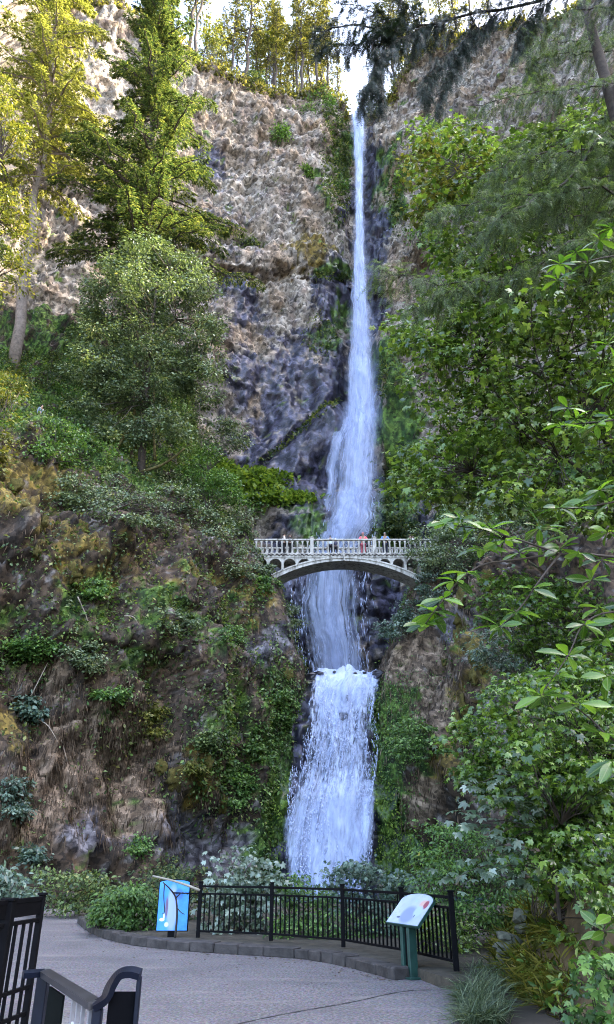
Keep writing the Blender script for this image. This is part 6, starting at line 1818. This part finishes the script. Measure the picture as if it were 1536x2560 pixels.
# faint lines of small print
wv_ = nt.nodes.new('ShaderNodeTexWave'); wv_.inputs['Scale'].default_value = 22; wv_.bands_direction = 'Y'; nt.links.new(v, wv_.inputs[0])
ink = mathn(nt, 'MULTIPLY', maprange(nt, wv_.outputs['Fac'], 0.6, 0.8), maprange(nt, noise(nt, v, 40, 2), 0.48, 0.55))
ink = mathn(nt, 'MULTIPLY', ink, mathn(nt, 'ADD', blob(nt, sx, sy, 0.0, 0.60, 0.26, 0.05), blob(nt, sx, sy, -0.36, 0.20, 0.07, 0.16)))
c = mixc(nt, mathn(nt, 'MULTIPLY', ink, 0.6), c, (0.20, 0.22, 0.28))
nt.links.new(c, b.inputs['Base Color']); b.inputs['Roughness'].default_value = 0.22
M_INFO = m
M_GREEN = plain('dark_green_painted_steel', (0.018, 0.055, 0.045), 0.4, var=0.3, scale=7)
Rm = Matrix(((e1[0], e2[0], e3[0]), (e1[1], e2[1], e3[1]), (e1[2], e2[2], e3[2]))).to_4x4()
fr = MB().prism(board_poly(W_ + 0.03, -0.015, D_ - 0.13, 0.155), (0, 0, 0), (1, 0, 0), (0, 0, 1), (0, 1, 0), 0.045).build('frame', M_GREEN, ib)
fr.matrix_basis = Matrix.Translation(Vector(ctr)) @ Rm
pn = MB().prism(board_poly(W_, 0.0, D_ - 0.13, 0.14), (0, 0, 0), (1, 0, 0), (0, 0, 1), (0, 1, 0), 0.012).build('printed_panel', M_INFO, ib)
pn.matrix_basis = Matrix.Translation(Vector(ctr + e3 * 0.024)) @ Rm
Mx = np.stack([e1, hz_, np.array([0, 0, 1.0])], -1)
zt = ctr[2] + 0.035
for s_ in (-1, 1):
    MB().box(foot + e1 * s_ * 0.105 + np.array([0, 0, zt / 2]), (0.042, 0.075, zt / 2), Mx, 0.008).build('post', M_GREEN, ib)
MB().box(foot + hz_ * 0.02 + np.array([0, 0, zt / 2 + 0.02]), (0.062, 0.05, zt / 2 - 0.05), Mx, 0.004).build('gap_shade_panel', M_IRON, ib)  # added black panel painting the shade in the gap between the posts
MB().box(foot + np.array([0, 0, 0.012]), (0.26, 0.16, 0.013), Mx, 0.004).build('base_plate', M_GREEN, ib)
MB().box(foot + hz_ * 0.0 + np.array([0, 0, zt - 0.01]), (0.16, 0.05, 0.012), Mx, 0.004).build('bracket', M_IRON, ib)

# ------------------------------------------------------------------ tall black gate fence at the left edge
gate = empty('gate_fence', (-3.4, 8.0, 0), 'tall black iron gate fence at the picture edge beside the path', 'fence')
ga, gb = P(-90, 2300, 7.0), P(98, 2300, 8.4)
ga[2] = gb[2] = 0.0
ztop = P(98, 2238, 8.4)[2]
fence_panel(gate, ga, gb, ztop - 0.03, ztop - 0.22, 0.10, 0.155, 0.013, M_IRON, 0.022)
d_ = (gb - ga) / np.linalg.norm(gb - ga); n_ = np.array([-d_[1], d_[0], 0])
Mx = np.stack([d_, n_, np.array([0, 0, 1.0])], -1)
MB().box((ga + gb) / 2 + np.array([0, 0, ztop - 0.11]), (np.linalg.norm(gb - ga) / 2, 0.012, 0.06), Mx).build('top_band', M_IRON, gate)
for z in (0.62, 0.40):
    MB().box((ga + gb) / 2 + np.array([0, 0, z]), (np.linalg.norm(gb - ga) / 2, 0.016, 0.016), Mx).build('cross_rail', M_IRON, gate)
fence_post(gate, gb, ztop, 0.030)
pq = ga + (gb - ga) * 0.52
fence_post(gate, pq, ztop - 0.02, 0.055)

# ------------------------------------------------------------------ enamelled railing with hooped end in the near corner
rail = empty('handrail', (-1.6, 5.2, 0), 'dark blue steel railing with a hooped end in the near corner', 'railing')
A_ = G(58, 2436, 0.92); A2 = G(112, 2432, 0.92); B_ = G(238, 2512, 0.92)
hx = (B_ - A2) / np.linalg.norm(B_ - A2)
E0 = B_ + np.array([0.01, 0, 0])
path = [A2, A2 + (B_ - A2) * 0.5, B_]
def railbar(name, pts, hw, hh, mat):
    q = np.array(pts, float)
    T_ = np.gradient(q, axis=0); T_ /= np.linalg.norm(T_, axis=1, keepdims=True)
    V, F = [], []
    for i in range(len(q)):
        s1 = np.cross(T_[i], (0, -0.35, 1.0)); s1 /= np.linalg.norm(s1); u1 = np.cross(s1, T_[i])
        V += [q[i] + s1 * hw + u1 * hh, q[i] - s1 * hw + u1 * hh, q[i] - s1 * hw - u1 * hh, q[i] + s1 * hw - u1 * hh]
        if i:
            a0 = (i - 1) * 4; b0 = i * 4
            F += [(a0 + k, a0 + (k + 1) % 4, b0 + (k + 1) % 4, b0 + k) for k in range(4)]
    F += [(0, 1, 2, 3), (len(V) - 4, len(V) - 1, len(V) - 2, len(V) - 3)]
    return MB().add(V, F).build(name, mat, rail)
M_RAILT = plain('lighter_rail_top', (0.035, 0.034, 0.038), 0.3, 0.0, var=0.4, scale=7)  # top rail coloured lighter than the rest of the railing
railbar('top_rail', path, 0.040, 0.022, M_RAILT)
railbar('side_rail', [A_, A2], 0.03, 0.02, M_IRONB)
Yh = B_[1]
hoop = smooth_path([P(236, 2516, Yh), P(262, 2498, Yh), P(280, 2462, Yh), P(300, 2436, Yh), P(326, 2430, Yh), P(352, 2436, Yh)], 26)
railbar('hoop', hoop, 0.035, 0.020, M_IRONB)
end = P(352, 2436, Yh)
MB().box((end[0] - 0.005, Yh, end[2] / 2 - 0.01), (0.014, 0.02, end[2] / 2), bev=0.004).build('post', M_IRONB, rail)
MB().box((A2[0], A2[1], A2[2] / 2), (0.045, 0.045, A2[2] / 2 - 0.02), bev=0.008).build('post', M_IRONB, rail)
MB().box((B_[0] + 0.02, B_[1] + 0.01, B_[2] / 2), (0.03, 0.03, B_[2] / 2 - 0.02), bev=0.008).build('post', M_IRONB, rail)
# infill: dark sheet panels and pale flat bars
mid = (A2 + B_) / 2; Lh = np.linalg.norm((B_ - A2)[:2]) / 2
Mx = np.stack([hx, np.array([-hx[1], hx[0], 0]), np.array([0, 0, 1.0])], -1)
MB().box(A2 + (B_ - A2) * 0.32 + np.array([0, 0, -0.50]), (Lh * 0.30, 0.008, 0.44), Mx).build('infill_panel', plain('black_green_sheet', (0.004, 0.006, 0.006), 0.8, spec=0.05), rail)
M_BAR = plain('pale_grey_bar', (0.30, 0.29, 0.31), 0.4, 0.2, var=0.25)
for t in (0.66, 0.745, 0.83, 0.94):
    MB().box(A2 + (B_ - A2) * t + np.array([0, 0, -0.48]), (0.016, 0.012, 0.45), Mx).build('flat_bar', M_BAR, rail)
MB().box(A2 + (B_ - A2) * 0.74 + np.array([0.0, -0.02, -0.17]), (0.085, 0.006, 0.010), Mx).build('cable_tie', plain('white_plastic_tie', (0.7, 0.7, 0.68), 0.5), rail)
p0, p1 = P(272, 2500, Yh + 0.015), P(348, 2470, Yh + 0.015)
MB().box(((p0[0] + p1[0]) / 2, Yh + 0.02, p1[2] / 2 - 0.02), ((p1[0] - p0[0]) / 2, 0.006, p1[2] / 2)).build('end_panel', plain('black_end_sheet', (0.003, 0.003, 0.004), 0.8, spec=0.05), rail)

# pale stones at the end of the bank
M_STONE = plain('pale_lichened_stone', (0.085, 0.088, 0.065), 0.9, var=0.6, scale=5, bmp=0.8)
wallst = empty('stone_wall_end', G(1262, 2440), 'stack of pale lichened stones at the end of the low wall by the bank', 'stone wall')
for k, (cx, cy, hx_, hz2) in enumerate([(1262, 2425, .13, .09), (1266, 2398, .11, .08), (1260, 2370, .13, .08), (1262, 2342, .11, .08), (1284, 2356, .12, .10), (1300, 2290, .09, .10), (1308, 2320, .10, .08), (1290, 2410, .14, .10), (1290, 2385, .12, .09)]):
    mb = MB(); mb.box((0, 0, 0), (hx_, 0.16, hz2), bev=0.05)
    mb.V[0] = mb.V[0] + rk.normal(0, 0.018, mb.V[0].shape) + P(cx, cy, 13.6)
    mb.build('stone', M_STONE, wallst)

# ------------------------------------------------------------------ plants around the fence
FERN = T_frond(8, 0.20, 0.3)
def fern_bed(name, label, pts, mat, n_f, ln_, seed):
    r = np.random.default_rng(seed); L = Leaves()
    for c in pts:
        az = r.random(n_f) * 6.283
        a = np.stack([np.cos(az), np.sin(az), 0.55 + 0.7 * r.random(n_f)], -1)
        L.add(np.repeat(np.asarray(c)[None], n_f, 0) + r.normal(0, 0.06, (n_f, 3)) * np.array([1, 1, 0.3]), a, np.array([0, 0, 1.0]) + r.normal(0, 0.25, (n_f, 3)) - a * 0.2, ln_ * (0.6 + 0.6 * r.random(n_f)))
    root = empty(name, pts[0], label, 'shrub')
    build_leaves(L, FERN, mat, root, 'foliage')
    mb = MB()
    for c in pts: mb.tube([np.asarray(c) - np.array([0, 0, 0.15]), np.asarray(c) + np.array([0, 0, 0.05])], 0.03, 5)
    mb.build('crown_stems', M_BARK, root)['kind'] = 'stuff'
    return root
rq = np.random.default_rng(9)
bush('garden_shrub', 'low rounded green bush at the corner of the kerb beside the blue poster', 'shrub', [(235, 2300), (260, 2250), (310, 2222), (370, 2228), (398, 2270), (388, 2325), (300, 2318), (250, 2310)], lambda a, b_: 20.8, 60, 0.30, 0.6, 60, 0.12, TO, M_FERN, 60, roots=[P(320, 2322, 20.9), P(280, 2318, 20.9), P(360, 2322, 20.9)], ydev=0.3, limb_r=0.01)
fern_bed('fern_bush', 'small dark tuft at the very end of the kerb', [P(225 + 25 * rq.random(), 2296 + 14 * rq.random(), 21.5) for _ in range(5)], M_GRASS, 20, 0.28, 62)
for k, (lab, poly, Y_, n, rad, per, size, T_, mat, no, yd) in enumerate([
        ('tall maple shrub with pale leaves behind the first fence panel', [(520, 2250), (545, 2170), (600, 2120), (655, 2130), (675, 2200), (670, 2340), (530, 2340)], 20.5, 60, 0.34, 26, 0.17, TM, M_MAPP, 170, .35),
        ('soft green shrub wet with spray behind the middle fence panel', [(700, 2230), (740, 2190), (800, 2200), (840, 2240), (840, 2350), (690, 2345)], 21.5, 50, 0.36, 40, 0.11, TO, M_GRN, 0, .4),
        ('leafy blue-green shrub behind the third fence panel', [(830, 2190), (880, 2160), (960, 2180), (1040, 2190), (1060, 2260), (1040, 2380), (860, 2360)], 20.0, 85, 0.36, 32, 0.13, TM, M_BLU, 120, .4),
        ('dark green leaves filling the fence base below the blue-green shrub', [(690, 2300), (850, 2290), (1000, 2320), (1130, 2380), (1000, 2410), (690, 2365)], 18.9, 60, 0.30, 40, 0.10, TO, M_GRN, 0, .3),
        ('shrub in the shadow behind the last fence panel', [(1050, 2290), (1150, 2290), (1180, 2400), (1120, 2440), (1050, 2400)], 16.2, 40, 0.34, 46, 0.09, TO, M_MAP, 0, .3),
        ('pale silvery shrub behind the tall gate fence', [(-40, 2170), (20, 2185), (70, 2225), (80, 2250), (0, 2275), (-40, 2280)], 10.5, 34, 0.20, 30, 0.09, TO, M_BLU, 90, .3),
        ('dark leafy weeds at the foot of the bluff by the path', [(100, 2180), (230, 2190), (330, 2210), (330, 2260), (220, 2290), (100, 2280)], 27.5, 50, 0.5, 50, 0.14, TS, M_COV, 0, .6),
        ('shadowy shrub at the bluff foot behind the blue poster', [(330, 2190), (400, 2150), (500, 2160), (520, 2260), (480, 2330), (340, 2320)], 24.0, 40, 0.5, 50, 0.13, TS, M_CON2, 0, .5)]):
    rr = P(np.mean([q[0] for q in poly]), max(q[1] for q in poly) - 5, Y_ + 0.3)
    bush('garden_shrub', lab, 'shrub', poly, lambda a, b_, Y=Y_: Y, n, rad, 0.6, per, size, T_, mat, 4000 + k, roots=[rr, rr + np.array([0.4, 0.2, 0.1]), rr + np.array([-0.4, 0.1, 0.1])], ydev=yd, n_obj=no, limb_r=0.010, min_px=8)


# fallen leaves and grit on the paving, thickest along the kerb
rf = np.random.default_rng(66)
n = 420
ki = rf.integers(0, 90, n); dk = -np.abs(rf.normal(0, 0.5, n)) * np.where(rf.random(n) < 0.7, 0.5, 3.0) - 0.05
pos = np.concatenate([KERB[ki, :2] + nk[ki] * dk[:, None] + rf.normal(0, 0.1, (n, 2)), np.full((n, 1), 0.004)], 1)
ang = rf.random(n) * 6.28
V_, F_ = joined(TM, pos, np.stack([np.cos(ang), np.sin(ang), 0 * ang], -1), np.array([0, 0, 1.0]) + rf.normal(0, 0.15, (n, 3)), 0.02 + 0.05 * rf.random(n))
V_[:, 2] = np.maximum(V_[:, 2], 0.002)
tag(link('fallen_leaves', mesh_np('fallen_leaves', V_, tris=F_, smooth=False), M_STRAW), 'scattered dry leaves and grit on the paving along the kerb', 'leaves', kind='stuff')
